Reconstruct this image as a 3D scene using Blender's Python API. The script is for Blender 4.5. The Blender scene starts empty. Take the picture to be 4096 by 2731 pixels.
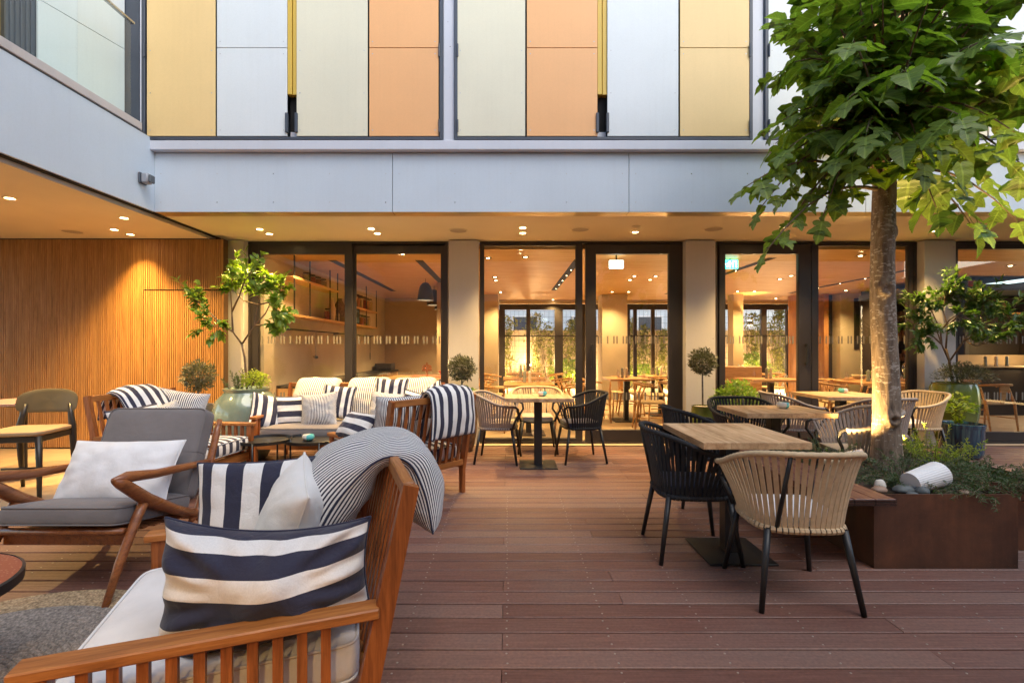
import bpy, math, random
from math import sin, cos, pi, radians, sqrt, atan2
from mathutils import Vector, Matrix, noise

SC = bpy.context.scene
COL = SC.collection
R = random.Random(7)

# ------------------------------------------------------------------ camera, world, sun, exposure
cam_d = bpy.data.cameras.new("camera")
cam = bpy.data.objects.new("camera", cam_d)
COL.objects.link(cam)
cam_d.sensor_width = 36.0
cam_d.lens = 17.0
cam_d.shift_x = 0.0047
cam_d.shift_y = -0.0068 * -1
cam_d.clip_start = 0.05
cam_d.clip_end = 500
cam.location = (0, 0, 1.27)
cam.rotation_euler = (radians(90), 0, 0)
SC.camera = cam

world = bpy.data.worlds.new("World")
SC.world = world
world.use_nodes = True
wn = world.node_tree.nodes
wl = world.node_tree.links
bg = wn["Background"]
sky = wn.new("ShaderNodeTexSky")
sky.sky_type = 'NISHITA'
sky.sun_disc = False
sky.sun_elevation = radians(20)
sky.sun_rotation = radians(150)
sky.air_density = 1.0
sky.dust_density = 0.6
sky.ozone_density = 1.0
wl.new(sky.outputs[0], bg.inputs[0])
bg.inputs[1].default_value = 0.105

sun_d = bpy.data.lights.new("sun", 'SUN')
sun_d.energy = 0.62
sun_d.angle = radians(40)
sun_d.color = (1.0, 0.93, 0.84)
sun = bpy.data.objects.new("sun", sun_d)
COL.objects.link(sun)
sun.rotation_euler = (radians(26), radians(20), 0)

SC.view_settings.view_transform = 'Standard'
SC.view_settings.look = 'None'
SC.view_settings.exposure = 2.0
SC.view_settings.gamma = 1.0
SC.view_settings.use_curve_mapping = False
SC.render.engine = 'CYCLES'
SC.cycles.use_denoising = True
SC.cycles.max_bounces = 8
SC.cycles.diffuse_bounces = 4
SC.cycles.glossy_bounces = 4
SC.cycles.transparent_max_bounces = 16
SC.cycles.transmission_bounces = 6
SC.cycles.caustics_reflective = False
SC.cycles.caustics_refractive = False
SC.cycles.sample_clamp_indirect = 4.0

# ------------------------------------------------------------------ helpers
def lin(r, g, b):
    def f(c):
        c /= 255.0
        return c / 12.92 if c <= 0.04045 else ((c + 0.055) / 1.055) ** 2.4
    return (f(r), f(g), f(b), 1.0)

class MB:
    """collects geometry, then links it as ONE mesh object"""
    def __init__(s):
        s.v = []; s.f = []; s.uv = []
    def add(s, vs, fs, uv=None):
        o = len(s.v)
        s.v += [tuple(v) for v in vs]
        s.f += [tuple(i + o for i in f) for f in fs]
        if uv is None: uv = [(0, 0)] * len(vs)
        s.uv += list(uv)
        return s
    def box(s, x0, x1, y0, y1, z0, z1):
        return s.add([(x0,y0,z0),(x1,y0,z0),(x1,y1,z0),(x0,y1,z0),(x0,y0,z1),(x1,y0,z1),(x1,y1,z1),(x0,y1,z1)],
                     [(0,3,2,1),(4,5,6,7),(0,1,5,4),(1,2,6,5),(2,3,7,6),(3,0,4,7)])
    def cbox(s, x0, x1, y0, y1, z0, z1, c=0.005):
        """box with chamfered edges (octagonal-ish: all 12 edges cut)"""
        X=(x0,x1);Y=(y0,y1);Z=(z0,z1)
        vs=[];idx={}
        for i in (0,1):
            for j in (0,1):
                for k in (0,1):
                    sx=1 if i==0 else -1; sy=1 if j==0 else -1; sz=1 if k==0 else -1
                    for a in range(3):
                        p=[X[i]+sx*c,Y[j]+sy*c,Z[k]+sz*c]
                        p[a]=(X[i],Y[j],Z[k])[a]
                        idx[(i,j,k,a)]=len(vs); vs.append(tuple(p))
        fs=[]
        for i in (0,1):
            q=[idx[(i,0,0,0)],idx[(i,1,0,0)],idx[(i,1,1,0)],idx[(i,0,1,0)]]
            fs.append(tuple(q if i else q[::-1]))
            q=[idx[(0,i,0,1)],idx[(1,i,0,1)],idx[(1,i,1,1)],idx[(0,i,1,1)]]
            fs.append(tuple(q[::-1] if i else q))
            q=[idx[(0,0,i,2)],idx[(1,0,i,2)],idx[(1,1,i,2)],idx[(0,1,i,2)]]
            fs.append(tuple(q if i else q[::-1]))
        for i in (0,1):
            for j in (0,1):
                q=[idx[(i,j,0,0)],idx[(i,j,0,1)],idx[(i,j,1,1)],idx[(i,j,1,0)]]
                fs.append(tuple(q if (i+j)%2 else q[::-1]))
                q=[idx[(i,0,j,0)],idx[(i,0,j,2)],idx[(i,1,j,2)],idx[(i,1,j,0)]]
                fs.append(tuple(q[::-1] if (i+j)%2 else q))
                q=[idx[(0,i,j,1)],idx[(0,i,j,2)],idx[(1,i,j,2)],idx[(1,i,j,1)]]
                fs.append(tuple(q if (i+j)%2 else q[::-1]))
        for i in (0,1):
            for j in (0,1):
                for k in (0,1):
                    q=(idx[(i,j,k,0)],idx[(i,j,k,1)],idx[(i,j,k,2)])
                    fs.append(q if (i+j+k)%2 else q[::-1])
        return s.add(vs, fs)
    def bar(s, p, q, w, h, up=(0,0,1), w2=None, h2=None):
        p=Vector(p);q=Vector(q);d=(q-p).normalized();u=Vector(up)
        if abs(d.dot(u))>0.98: u=Vector((0,1,0))
        sx=d.cross(u).normalized();uz=sx.cross(d).normalized()
        w2=w if w2 is None else w2;h2=h if h2 is None else h2
        vs=[]
        for c,a,b in ((p,w/2,h/2),(q,w2/2,h2/2)):
            for i,j in ((-1,-1),(1,-1),(1,1),(-1,1)):
                vs.append(c+sx*i*a+uz*j*b)
        return s.add(vs,[(0,1,2,3),(7,6,5,4),(0,4,5,1),(1,5,6,2),(2,6,7,3),(3,7,4,0)])
    def tube(s, pts, r, n=10, caps=True, sq=1.0, up=(0,0,1)):
        pts=[Vector(p) for p in pts];m=len(pts)
        rs=r if isinstance(r,(list,tuple)) else [r]*m
        vs=[];fs=[];uv=[]
        prev=None;L=0
        for i,p in enumerate(pts):
            t=(pts[min(i+1,m-1)]-pts[max(i-1,0)]).normalized()
            if prev is None:
                u=Vector(up)
                if abs(t.dot(u))>0.95:u=Vector((0,1,0))
                a=t.cross(u).normalized()
            else:
                a=(prev-t*prev.dot(t)).normalized()
                L+=(p-pts[i-1]).length
            prev=a;b=t.cross(a)
            for k in range(n):
                th=2*pi*k/n
                vs.append(p+a*cos(th)*rs[i]+b*sin(th)*rs[i]*sq);uv.append((k/n,L))
        for i in range(m-1):
            for k in range(n):
                fs.append((i*n+k,i*n+(k+1)%n,(i+1)*n+(k+1)%n,(i+1)*n+k))
        if caps:
            fs.append(tuple(range(n-1,-1,-1)));fs.append(tuple((m-1)*n+k for k in range(n)))
        return s.add(vs,fs,uv)
    def lathe(s, prof, n=24, c=(0,0,0), cap=True):
        vs=[];fs=[];m=len(prof)
        for i,(r,z) in enumerate(prof):
            for k in range(n):
                th=2*pi*k/n
                vs.append((c[0]+r*cos(th),c[1]+r*sin(th),c[2]+z))
        for i in range(m-1):
            for k in range(n):
                fs.append((i*n+k,i*n+(k+1)%n,(i+1)*n+(k+1)%n,(i+1)*n+k))
        if cap:
            if prof[0][0]>1e-4: fs.append(tuple(range(n-1,-1,-1)))
            if prof[-1][0]>1e-4: fs.append(tuple((m-1)*n+k for k in range(n)))
        return s.add(vs,fs)
    def quad(s,a,b,c,d):
        return s.add([a,b,c,d],[(0,1,2,3)],[(0,0),(1,0),(1,1),(0,1)])
    def prism(s, pts, z0, z1, plane='xy'):
        n=len(pts)
        def P(a,b,c):
            return (a,b,c) if plane=='xy' else ((a,c,b) if plane=='xz' else (c,a,b))
        vs=[P(a,b,z0) for a,b in pts]+[P(a,b,z1) for a,b in pts]
        fs=[tuple(range(n-1,-1,-1)),tuple(range(n,2*n))]+[(i,(i+1)%n,n+(i+1)%n,n+i) for i in range(n)]
        return s.add(vs,fs)
    def grid(s, fn, nu, nv, closeu=False):
        vs=[];uv=[];fs=[]
        for j in range(nv+1):
            for i in range(nu+(0 if closeu else 1)):
                u=i/nu;v=j/nv
                vs.append(fn(u,v));uv.append((u,v))
        w=nu if closeu else nu+1
        for j in range(nv):
            for i in range(nu):
                i2=(i+1)%w
                fs.append((j*w+i,j*w+i2,(j+1)*w+i2,(j+1)*w+i))
        return s.add(vs,fs,uv)
    def xf(s, M):
        s.v=[tuple(M@Vector(v)) for v in s.v];return s
    def mesh(s, name, mat, smooth=False, recalc=True):
        me=bpy.data.meshes.new(name)
        me.from_pydata(s.v,[],s.f)
        if recalc:
            import bmesh
            b=bmesh.new();b.from_mesh(me);bmesh.ops.recalc_face_normals(b,faces=b.faces[:]);b.to_mesh(me);b.free()
        ul=me.uv_layers.new(name='UVMap')
        li=[0]*len(me.loops);me.loops.foreach_get('vertex_index',li)
        flat=[]
        for i in li: flat+= s.uv[i]
        ul.data.foreach_set('uv',flat)
        if mat: me.materials.append(mat)
        if smooth is True: me.polygons.foreach_set('use_smooth',[True]*len(me.polygons))
        me.update()
        if smooth=='auto':
            me.polygons.foreach_set('use_smooth',[True]*len(me.polygons))
            try: me.set_sharp_from_angle(angle=radians(38))
            except Exception: pass
        return me
    def build(s, name, mat, parent=None, smooth=False, loc=None, rot=None, recalc=True):
        o=bpy.data.objects.new(name, s.mesh(name,mat,smooth,recalc))
        COL.objects.link(o)
        if parent is not None: o.parent=parent
        if loc is not None:o.location=loc
        if rot is not None:o.rotation_euler=rot
        return o

def obj(name, me, parent=None, loc=(0,0,0), rot=(0,0,0)):
    o=bpy.data.objects.new(name,me);COL.objects.link(o)
    if parent is not None:o.parent=parent
    o.location=loc;o.rotation_euler=rot
    return o
def empty(name, loc=(0,0,0), rz=0, parent=None):
    o=bpy.data.objects.new(name,None);COL.objects.link(o)
    o.location=loc;o.rotation_euler=(0,0,rz);o.empty_display_size=0.1
    if parent is not None:o.parent=parent
    return o
def tag(o,label=None,cat=None,group=None,kind=None):
    if label:o['label']=label
    if cat:o['category']=cat
    if group:o['group']=group
    if kind:o['kind']=kind
    return o
def copy_tree(o,parent=None):
    c=o.copy();COL.objects.link(c);c.parent=parent
    for ch in list(o.children): copy_tree(ch,c)
    return c

# ------------------------------------------------------------------ materials
def newmat(name):
    m=bpy.data.materials.new(name);m.use_nodes=True
    nt=m.node_tree;b=nt.nodes['Principled BSDF']
    return m,nt,b
def N(nt,typ,**kw):
    n=nt.nodes.new(typ)
    for k,v in kw.items():
        if k.startswith('i_'):
            n.inputs[k[2:].replace('_',' ')].default_value=v
        else:setattr(n,k,v)
    return n
def ramp(nt,stops,fac=None,interp='LINEAR'):
    r=nt.nodes.new('ShaderNodeValToRGB');cr=r.color_ramp;cr.interpolation=interp
    while len(cr.elements)<len(stops):cr.elements.new(0.5)
    for e,(p,c) in zip(cr.elements,stops):
        e.position=p;e.color=c if len(c)==4 else (*c,1)
    if fac is not None:nt.links.new(fac,r.inputs[0])
    return r
def bump(nt,b,h,strength=0.3,dist=0.01):
    n=nt.nodes.new('ShaderNodeBump');n.inputs['Strength'].default_value=strength;n.inputs['Distance'].default_value=dist
    nt.links.new(h,n.inputs['Height']);nt.links.new(n.outputs[0],b.inputs['Normal']);return n
def mixc(nt,fac,a,b_,mode='MIX'):
    n=nt.nodes.new('ShaderNodeMix');n.data_type='RGBA';n.blend_type=mode
    for s_,v in ((n.inputs[0],fac),(n.inputs[6],a),(n.inputs[7],b_)):
        if hasattr(v,'is_linked') or hasattr(v,'links'): nt.links.new(v,s_)
        else: s_.default_value=v
    return n.outputs[2]
def plain(name,col,rough=0.6,metal=0.0,var=0.08,scale=6.0,bmp=0.0,bscale=200,spec=0.5,coat=0):
    m,nt,b=newmat(name)
    tc=N(nt,'ShaderNodeTexCoord')
    no=N(nt,'ShaderNodeTexNoise',i_Scale=scale,i_Detail=5.0)
    nt.links.new(tc.outputs['Object'],no.inputs['Vector'])
    lo=tuple(c*(1-var) for c in col[:3]);hi=tuple(min(1,c*(1+var)) for c in col[:3])
    r=ramp(nt,[(0.3,lo),(0.7,hi)],no.outputs[0]);nt.links.new(r.outputs[0],b.inputs['Base Color'])
    rr=ramp(nt,[(0.3,(max(0,rough-0.06),)*3),(0.7,(min(1,rough+0.06),)*3)],no.outputs[0])
    nt.links.new(rr.outputs[0],b.inputs['Roughness'])
    b.inputs['Metallic'].default_value=metal
    b.inputs['Specular IOR Level'].default_value=spec
    b.inputs['Coat Weight'].default_value=coat
    if bmp>0:
        n2=N(nt,'ShaderNodeTexNoise',i_Scale=float(bscale),i_Detail=3.0)
        nt.links.new(tc.outputs['Object'],n2.inputs['Vector']);bump(nt,b,n2.outputs[0],bmp,0.002)
    return m
def wood(name,c1,c2,c3,axis='x',scale=1.0,rough=0.45,rnd=0.0,stretch=14.0,coat=0.0,bmp=0.15,dust=0.0):
    """grain runs along the axis; object-space noise stretched along it"""
    m,nt,b=newmat(name)
    tc=N(nt,'ShaderNodeTexCoord');mp=N(nt,'ShaderNodeMapping')
    nt.links.new(tc.outputs['Object'],mp.inputs['Vector'])
    sc=[stretch*scale]*3;sc['xyz'.index(axis)]=1.0*scale
    mp.inputs['Scale'].default_value=sc
    oi=N(nt,'ShaderNodeObjectInfo')
    add=N(nt,'ShaderNodeVectorMath',operation='MULTIPLY_ADD')
    nt.links.new(oi.outputs['Random'],add.inputs[0]);add.inputs[1].default_value=(37,53,71)
    nt.links.new(mp.outputs[0],add.inputs[2])
    n1=N(nt,'ShaderNodeTexNoise',i_Scale=2.2,i_Detail=8.0,i_Roughness=0.62,i_Distortion=0.5)
    nt.links.new(add.outputs[0],n1.inputs['Vector'])
    n2=N(nt,'ShaderNodeTexNoise',i_Scale=11.0,i_Detail=4.0,i_Roughness=0.6)
    nt.links.new(add.outputs[0],n2.inputs['Vector'])
    mx=N(nt,'ShaderNodeMath',operation='MULTIPLY_ADD');nt.links.new(n2.outputs[0],mx.inputs[0]);mx.inputs[1].default_value=0.45
    sb=N(nt,'ShaderNodeMath',operation='SUBTRACT');nt.links.new(n1.outputs[0],sb.inputs[0]);sb.inputs[1].default_value=0.22
    nt.links.new(sb.outputs[0],mx.inputs[2])
    r=ramp(nt,[(0.28,c1),(0.5,c2),(0.74,c3)],mx.outputs[0])
    out=r.outputs[0]
    if rnd>0:
        hs=N(nt,'ShaderNodeHueSaturation')
        rr=N(nt,'ShaderNodeMapRange');nt.links.new(oi.outputs['Random'],rr.inputs[0])
        rr.inputs[3].default_value=1-rnd;rr.inputs[4].default_value=1+rnd
        nt.links.new(rr.outputs[0],hs.inputs['Value']);nt.links.new(out,hs.inputs['Color']);out=hs.outputs[0]
    if dust>0:
        ge=N(nt,'ShaderNodeNewGeometry');nd=N(nt,'ShaderNodeTexNoise',i_Scale=1.1,i_Detail=7.0,i_Roughness=0.65);nt.links.new(ge.outputs['Position'],nd.inputs[0])
        m1=N(nt,'ShaderNodeMath',operation='MULTIPLY_ADD');nt.links.new(oi.outputs['Random'],m1.inputs[0]);m1.inputs[1].default_value=0.45;nt.links.new(nd.outputs[0],m1.inputs[2])
        rd_=ramp(nt,[(0.55,(0,0,0)),(1.0,(dust,)*3)],m1.outputs[0]);out=mixc(nt,rd_.outputs[0],out,(0.185,0.125,0.105,1))
        nf=N(nt,'ShaderNodeTexNoise',i_Scale=70.0,i_Detail=4.0);nt.links.new(ge.outputs['Position'],nf.inputs[0])
        rf=ramp(nt,[(0.3,(0.80,0.80,0.80)),(0.7,(1.18,1.18,1.18))],nf.outputs[0]);out=mixc(nt,1.0,out,rf.outputs[0],'MULTIPLY')
    nt.links.new(out,b.inputs['Base Color'])
    r2=ramp(nt,[(0.3,(rough+0.1,)*3),(0.7,(max(.05,rough-0.08),)*3)],mx.outputs[0]);nt.links.new(r2.outputs[0],b.inputs['Roughness'])
    b.inputs['Coat Weight'].default_value=coat
    if bmp>0:bump(nt,b,mx.outputs[0],bmp,0.002)
    return m
def cloth(name,col,rough=0.9,weave=500.0,var=0.06):
    m,nt,b=newmat(name)
    uvn=N(nt,'ShaderNodeTexCoord')
    no=N(nt,'ShaderNodeTexNoise',i_Scale=9.0,i_Detail=6.0);nt.links.new(uvn.outputs['Object'],no.inputs[0])
    r=ramp(nt,[(0.3,tuple(c*(1-var) for c in col[:3])),(0.7,tuple(min(1,c*(1+var)) for c in col[:3]))],no.outputs[0])
    nt.links.new(r.outputs[0],b.inputs['Base Color'])
    b.inputs['Roughness'].default_value=rough;b.inputs['Sheen Weight'].default_value=0.25
    b.inputs['Specular IOR Level'].default_value=0.2
    n2=N(nt,'ShaderNodeTexNoise',i_Scale=weave,i_Detail=2.0);nt.links.new(uvn.outputs['Object'],n2.inputs[0])
    n3=N(nt,'ShaderNodeTexNoise',i_Scale=14.0,i_Detail=4.0);nt.links.new(uvn.outputs['Object'],n3.inputs[0])
    ad=N(nt,'ShaderNodeMath',operation='MULTIPLY_ADD');nt.links.new(n2.outputs[0],ad.inputs[0]);ad.inputs[1].default_value=0.12;nt.links.new(n3.outputs[0],ad.inputs[2])
    bump(nt,b,ad.outputs[0],0.5,0.012)
    return m
def stripe(name,ca,cb,n,duty=0.5,axis=0,phase=0.0,wob=0.004):
    """striped fabric, printed across the UV square"""
    m,nt,b=newmat(name)
    uv=N(nt,'ShaderNodeUVMap');tc=N(nt,'ShaderNodeTexCoord')
    no=N(nt,'ShaderNodeTexNoise',i_Scale=7.0,i_Detail=3.0);nt.links.new(tc.outputs['Object'],no.inputs[0])
    se=N(nt,'ShaderNodeSeparateXYZ');nt.links.new(uv.outputs[0],se.inputs[0])
    a=N(nt,'ShaderNodeMath',operation='MULTIPLY_ADD');nt.links.new(no.outputs[0],a.inputs[0]);a.inputs[1].default_value=wob*2;nt.links.new(se.outputs[axis],a.inputs[2])
    mu=N(nt,'ShaderNodeMath',operation='MULTIPLY_ADD');nt.links.new(a.outputs[0],mu.inputs[0]);mu.inputs[1].default_value=float(n);mu.inputs[2].default_value=phase
    fr=N(nt,'ShaderNodeMath',operation='FRACT');nt.links.new(mu.outputs[0],fr.inputs[0])
    lt=N(nt,'ShaderNodeMath',operation='LESS_THAN');nt.links.new(fr.outputs[0],lt.inputs[0]);lt.inputs[1].default_value=duty
    va=N(nt,'ShaderNodeTexNoise',i_Scale=240.0,i_Detail=3.0);nt.links.new(tc.outputs['Object'],va.inputs[0])
    c=mixc(nt,lt.outputs[0],cb,ca)
    vr=ramp(nt,[(0.3,(0.93,)*3),(0.7,(1.04,)*3)],va.outputs[0])
    c2=mixc(nt,1.0,c,vr.outputs[0],'MULTIPLY')
    nt.links.new(c2,b.inputs['Base Color'])
    b.inputs['Roughness'].default_value=0.85;b.inputs['Sheen Weight'].default_value=0.2;b.inputs['Specular IOR Level'].default_value=0.2
    n3=N(nt,'ShaderNodeTexNoise',i_Scale=16.0,i_Detail=4.0,i_Distortion=0.6);nt.links.new(tc.outputs['Object'],n3.inputs[0])
    bump(nt,b,n3.outputs[0],0.5,0.014)
    return m
def leafmat(name,c_lo,c_hi,rough=0.45,trans=0.35,vein=False):
    m,nt,b=newmat(name)
    tc=N(nt,'ShaderNodeTexCoord');oi=N(nt,'ShaderNodeObjectInfo');ge=N(nt,'ShaderNodeNewGeometry')
    no=N(nt,'ShaderNodeTexNoise',i_Scale=5.0,i_Detail=4.0);nt.links.new(ge.outputs['Position'],no.inputs[0])
    ad=N(nt,'ShaderNodeMath',operation='MULTIPLY_ADD');nt.links.new(ge.outputs['Random Per Island'],ad.inputs[0]);ad.inputs[1].default_value=0.5
    nt.links.new(no.outputs[0],ad.inputs[2])
    a2=N(nt,'ShaderNodeMath',operation='MULTIPLY_ADD');nt.links.new(oi.outputs['Random'],a2.inputs[0]);a2.inputs[1].default_value=0.25;nt.links.new(ad.outputs[0],a2.inputs[2])
    r=ramp(nt,[(0.35,c_lo),(1.15/1.25,c_hi)],a2.outputs[0])
    col=r.outputs[0]
    if vein:
        uv=N(nt,'ShaderNodeUVMap');se=N(nt,'ShaderNodeSeparateXYZ');nt.links.new(uv.outputs[0],se.inputs[0])
        lt=N(nt,'ShaderNodeMath',operation='LESS_THAN');nt.links.new(se.outputs[0],lt.inputs[0]);lt.inputs[1].default_value=0.035
        # side veins
        m1=N(nt,'ShaderNodeMath',operation='MULTIPLY_ADD');nt.links.new(se.outputs[0],m1.inputs[0]);m1.inputs[1].default_value=-0.7;nt.links.new(se.outputs[1],m1.inputs[2])
        m2=N(nt,'ShaderNodeMath',operation='MULTIPLY');nt.links.new(m1.outputs[0],m2.inputs[0]);m2.inputs[1].default_value=7.0
        m3=N(nt,'ShaderNodeMath',operation='FRACT');nt.links.new(m2.outputs[0],m3.inputs[0])
        m4=N(nt,'ShaderNodeMath',operation='LESS_THAN');nt.links.new(m3.outputs[0],m4.inputs[0]);m4.inputs[1].default_value=0.10
        mxx=N(nt,'ShaderNodeMath',operation='MAXIMUM');nt.links.new(lt.outputs[0],mxx.inputs[0]);nt.links.new(m4.outputs[0],mxx.inputs[1])
        hv=tuple(min(1,c*1.7+0.01) for c in c_hi[:3])+(1,)
        ms=N(nt,'ShaderNodeMath',operation='MULTIPLY');nt.links.new(mxx.outputs[0],ms.inputs[0]);ms.inputs[1].default_value=0.6
        col=mixc(nt,ms.outputs[0],col,hv)
        bump(nt,b,m3.outputs[0],0.25,0.004)
    nt.links.new(col,b.inputs['Base Color'])
    b.inputs['Roughness'].default_value=rough
    tr=N(nt,'ShaderNodeBsdfTranslucent')
    tcl=mixc(nt,1.0,col,(1.6,1.9,0.55,1),'MULTIPLY');nt.links.new(tcl,tr.inputs[0])
    mx=N(nt,'ShaderNodeMixShader');mx.inputs[0].default_value=trans
    nt.links.new(b.outputs[0],mx.inputs[1]);nt.links.new(tr.outputs[0],mx.inputs[2])
    nt.links.new(mx.outputs[0],nt.nodes['Material Output'].inputs[0])
    return m
def glassmat(name,tint=(0.97,0.98,0.97,1),refl=1.0,rough=0.0,ior=1.5):
    m=bpy.data.materials.new(name);m.use_nodes=True;nt=m.node_tree;nt.nodes.clear()
    out=N(nt,'ShaderNodeOutputMaterial');t=N(nt,'ShaderNodeBsdfTransparent');t.inputs[0].default_value=tint
    g=N(nt,'ShaderNodeBsdfGlossy');g.inputs['Roughness'].default_value=rough
    ge=N(nt,'ShaderNodeNewGeometry');dt=N(nt,'ShaderNodeVectorMath',operation='DOT_PRODUCT')
    nt.links.new(ge.outputs['Incoming'],dt.inputs[0]);nt.links.new(ge.outputs['Normal'],dt.inputs[1])
    ab=N(nt,'ShaderNodeMath',operation='ABSOLUTE');nt.links.new(dt.outputs['Value'],ab.inputs[0])
    om=N(nt,'ShaderNodeMath',operation='SUBTRACT',use_clamp=True);om.inputs[0].default_value=1.0;nt.links.new(ab.outputs[0],om.inputs[1])
    pw=N(nt,'ShaderNodeMath',operation='POWER');nt.links.new(om.outputs[0],pw.inputs[0]);pw.inputs[1].default_value=5.0
    sc=N(nt,'ShaderNodeMath',operation='MULTIPLY_ADD');nt.links.new(pw.outputs[0],sc.inputs[0]);sc.inputs[1].default_value=0.92;sc.inputs[2].default_value=0.08
    mu=N(nt,'ShaderNodeMath',operation='MULTIPLY',use_clamp=True);nt.links.new(sc.outputs[0],mu.inputs[0]);mu.inputs[1].default_value=refl
    mx=N(nt,'ShaderNodeMixShader');nt.links.new(mu.outputs[0],mx.inputs[0]);nt.links.new(t.outputs[0],mx.inputs[1]);nt.links.new(g.outputs[0],mx.inputs[2])
    nt.links.new(mx.outputs[0],out.inputs[0]);return m
def emit(name,col,s):
    m,nt,b=newmat(name);b.inputs['Base Color'].default_value=(0.6,0.6,0.6,1)
    b.inputs['Emission Color'].default_value=col;b.inputs['Emission Strength'].default_value=s;return m
def panelmat(name,col,rough=0.5,speck=0.0):
    m,nt,b=newmat(name);tc=N(nt,'ShaderNodeTexCoord')
    n1=N(nt,'ShaderNodeTexNoise',i_Scale=1.6,i_Detail=6.0);nt.links.new(tc.outputs['Object'],n1.inputs[0])
    n2=N(nt,'ShaderNodeTexNoise',i_Scale=90.0,i_Detail=3.0);nt.links.new(tc.outputs['Object'],n2.inputs[0])
    r1=ramp(nt,[(0.35,tuple(c*0.95 for c in col[:3])),(0.65,col[:3])],n1.outputs[0])
    r2=ramp(nt,[(0.3,(0.96,)*3),(0.7,(1.0,)*3)],n2.outputs[0])
    c=mixc(nt,1.0,r1.outputs[0],r2.outputs[0],'MULTIPLY')
    # rain streaks, faint, vertical
    mp=N(nt,'ShaderNodeMapping');mp.inputs['Scale'].default_value=(9,9,0.35);nt.links.new(tc.outputs['Object'],mp.inputs[0])
    n4=N(nt,'ShaderNodeTexNoise',i_Scale=3.0,i_Detail=5.0);nt.links.new(mp.outputs[0],n4.inputs[0])
    r4=ramp(nt,[(0.30,(0.90,0.89,0.87)),(0.52,(1,1,1))],n4.outputs[0])
    c=mixc(nt,0.18,c,mixc(nt,1.0,c,r4.outputs[0],'MULTIPLY'))
    if speck>0:
        n3=N(nt,'ShaderNodeTexNoise',i_Scale=38.0,i_Detail=2.0);nt.links.new(tc.outputs['Object'],n3.inputs[0])
        r3=ramp(nt,[(0.735,(0,0,0)),(0.76,(1,1,1))],n3.outputs[0])
        c=mixc(nt,r3.outputs[0],c,(0.2,0.19,0.19,1))
    nt.links.new(c,b.inputs['Base Color']);b.inputs['Roughness'].default_value=rough
    return m

M={}
M['white_panel']=panelmat('white_panel',(0.71,0.75,0.755))
M['fascia']=panelmat('fascia_panel',(0.575,0.65,0.72))
M['ledge']=panelmat('ledge_metal',(0.60,0.62,0.68),0.4,speck=1)
M['post']=panelmat('post_metal',(0.62,0.64,0.70),0.45,speck=1)
M['yellow_panel']=panelmat('yellow_panel',(0.84,0.60,0.27))
M['cream_panel']=panelmat('cream_panel',(0.74,0.70,0.53))
M['orange_panel']=panelmat('orange_panel',(0.84,0.44,0.18))
M['yellow_metal']=panelmat('yellow_metal',(0.66,0.44,0.06),0.4)
M['pillar']=panelmat('pillar_panel',(0.56,0.53,0.51))
M['plaster']=plain('soffit_plaster',(0.74,0.66,0.50),0.9,var=0.04,scale=2,bmp=0.1,bscale=300)
M['sill']=plain('sill_stone',(0.50,0.46,0.44),0.6,var=0.06)
M['slate']=plain('slate_metal',(0.055,0.065,0.085),0.45,var=0.1)
M['dark_frame']=plain('dark_frame',(0.030,0.025,0.026),0.42,var=0.12,scale=3)
M['black']=plain('black_metal',(0.012,0.012,0.014),0.45,var=0.15)
M['blackrub']=plain('dark_gap',(0.008,0.008,0.008),0.9)
M['steel']=plain('steel',(0.5,0.5,0.5),0.3,metal=1.0)
M['brass']=plain('brass_return',(0.50,0.40,0.22),0.38,metal=0.6,var=0.1,scale=2)
M['glass']=glassmat('window_glass',refl=1.15)
M['bal_glass']=glassmat('balustrade_glass',tint=(0.93,0.99,0.95,1),refl=0.9)
M['lampglow']=emit('lamp_glow',(1.0,0.72,0.38,1),14.0)
M['marking']=plain('glass_marking',(0.20,0.18,0.15),0.8)
M['slatwood']=wood('slat_oak',lin(134,92,44),lin(160,114,58),lin(180,134,74),'z',1.0,0.5,rnd=0.10)
M['slatback']=plain('slat_backing',(0.07,0.036,0.014),0.9)
M['deck']=wood('deck_wood',(0.130,0.055,0.041),(0.178,0.080,0.061),(0.235,0.115,0.092),'x',1.6,0.50,rnd=0.26,stretch=40,bmp=0.25,dust=0.8)
M['tanfloor']=plain('tan_floor',(0.42,0.31,0.20),0.55,var=0.14,scale=9,bmp=0.1)
M['screw']=plain('screw_steel',(0.42,0.37,0.33),0.45,metal=0.5)
M['ceilwood']=wood('ceiling_oak',lin(176,136,80),lin(190,150,92),lin(202,166,108),'x',0.8,0.5)
# ------------------------------------------------------------------ ground
sub = MB().box(-9,12,-6,6.42,-0.30,-0.045)
tag(sub.build('deck_base',M['blackrub']),kind='structure')
deck=empty('deck_floor');tag(deck,kind='structure')
PITCH=0.1215
def plank_mesh(L):
    w=PITCH-0.0095;c=0.003;z0=-0.03
    prof=[(0,z0),(w,z0),(w,-c),(w-c,0),(c,0),(0,-c)]
    m=MB();vs=[(0,a,b) for a,b in prof]+[(L,a,b) for a,b in prof]
    n=len(prof)
    m.add(vs,[tuple(range(n)),tuple(range(2*n-1,n-1,-1))]+[(i,(i+1)%n,n+(i+1)%n,n+i) for i in range(n)])
    return m.mesh('plank',M['deck'])
PL={L:plank_mesh(L-0.003) for L in (1.2,1.8,2.4,3.0,3.6,4.2)}
rp=random.Random(11)
scr=MB()
y=6.30-PITCH
row=0
def xr(y):   # half width needed at this depth
    return max(1.9,1.15*y)
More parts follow.
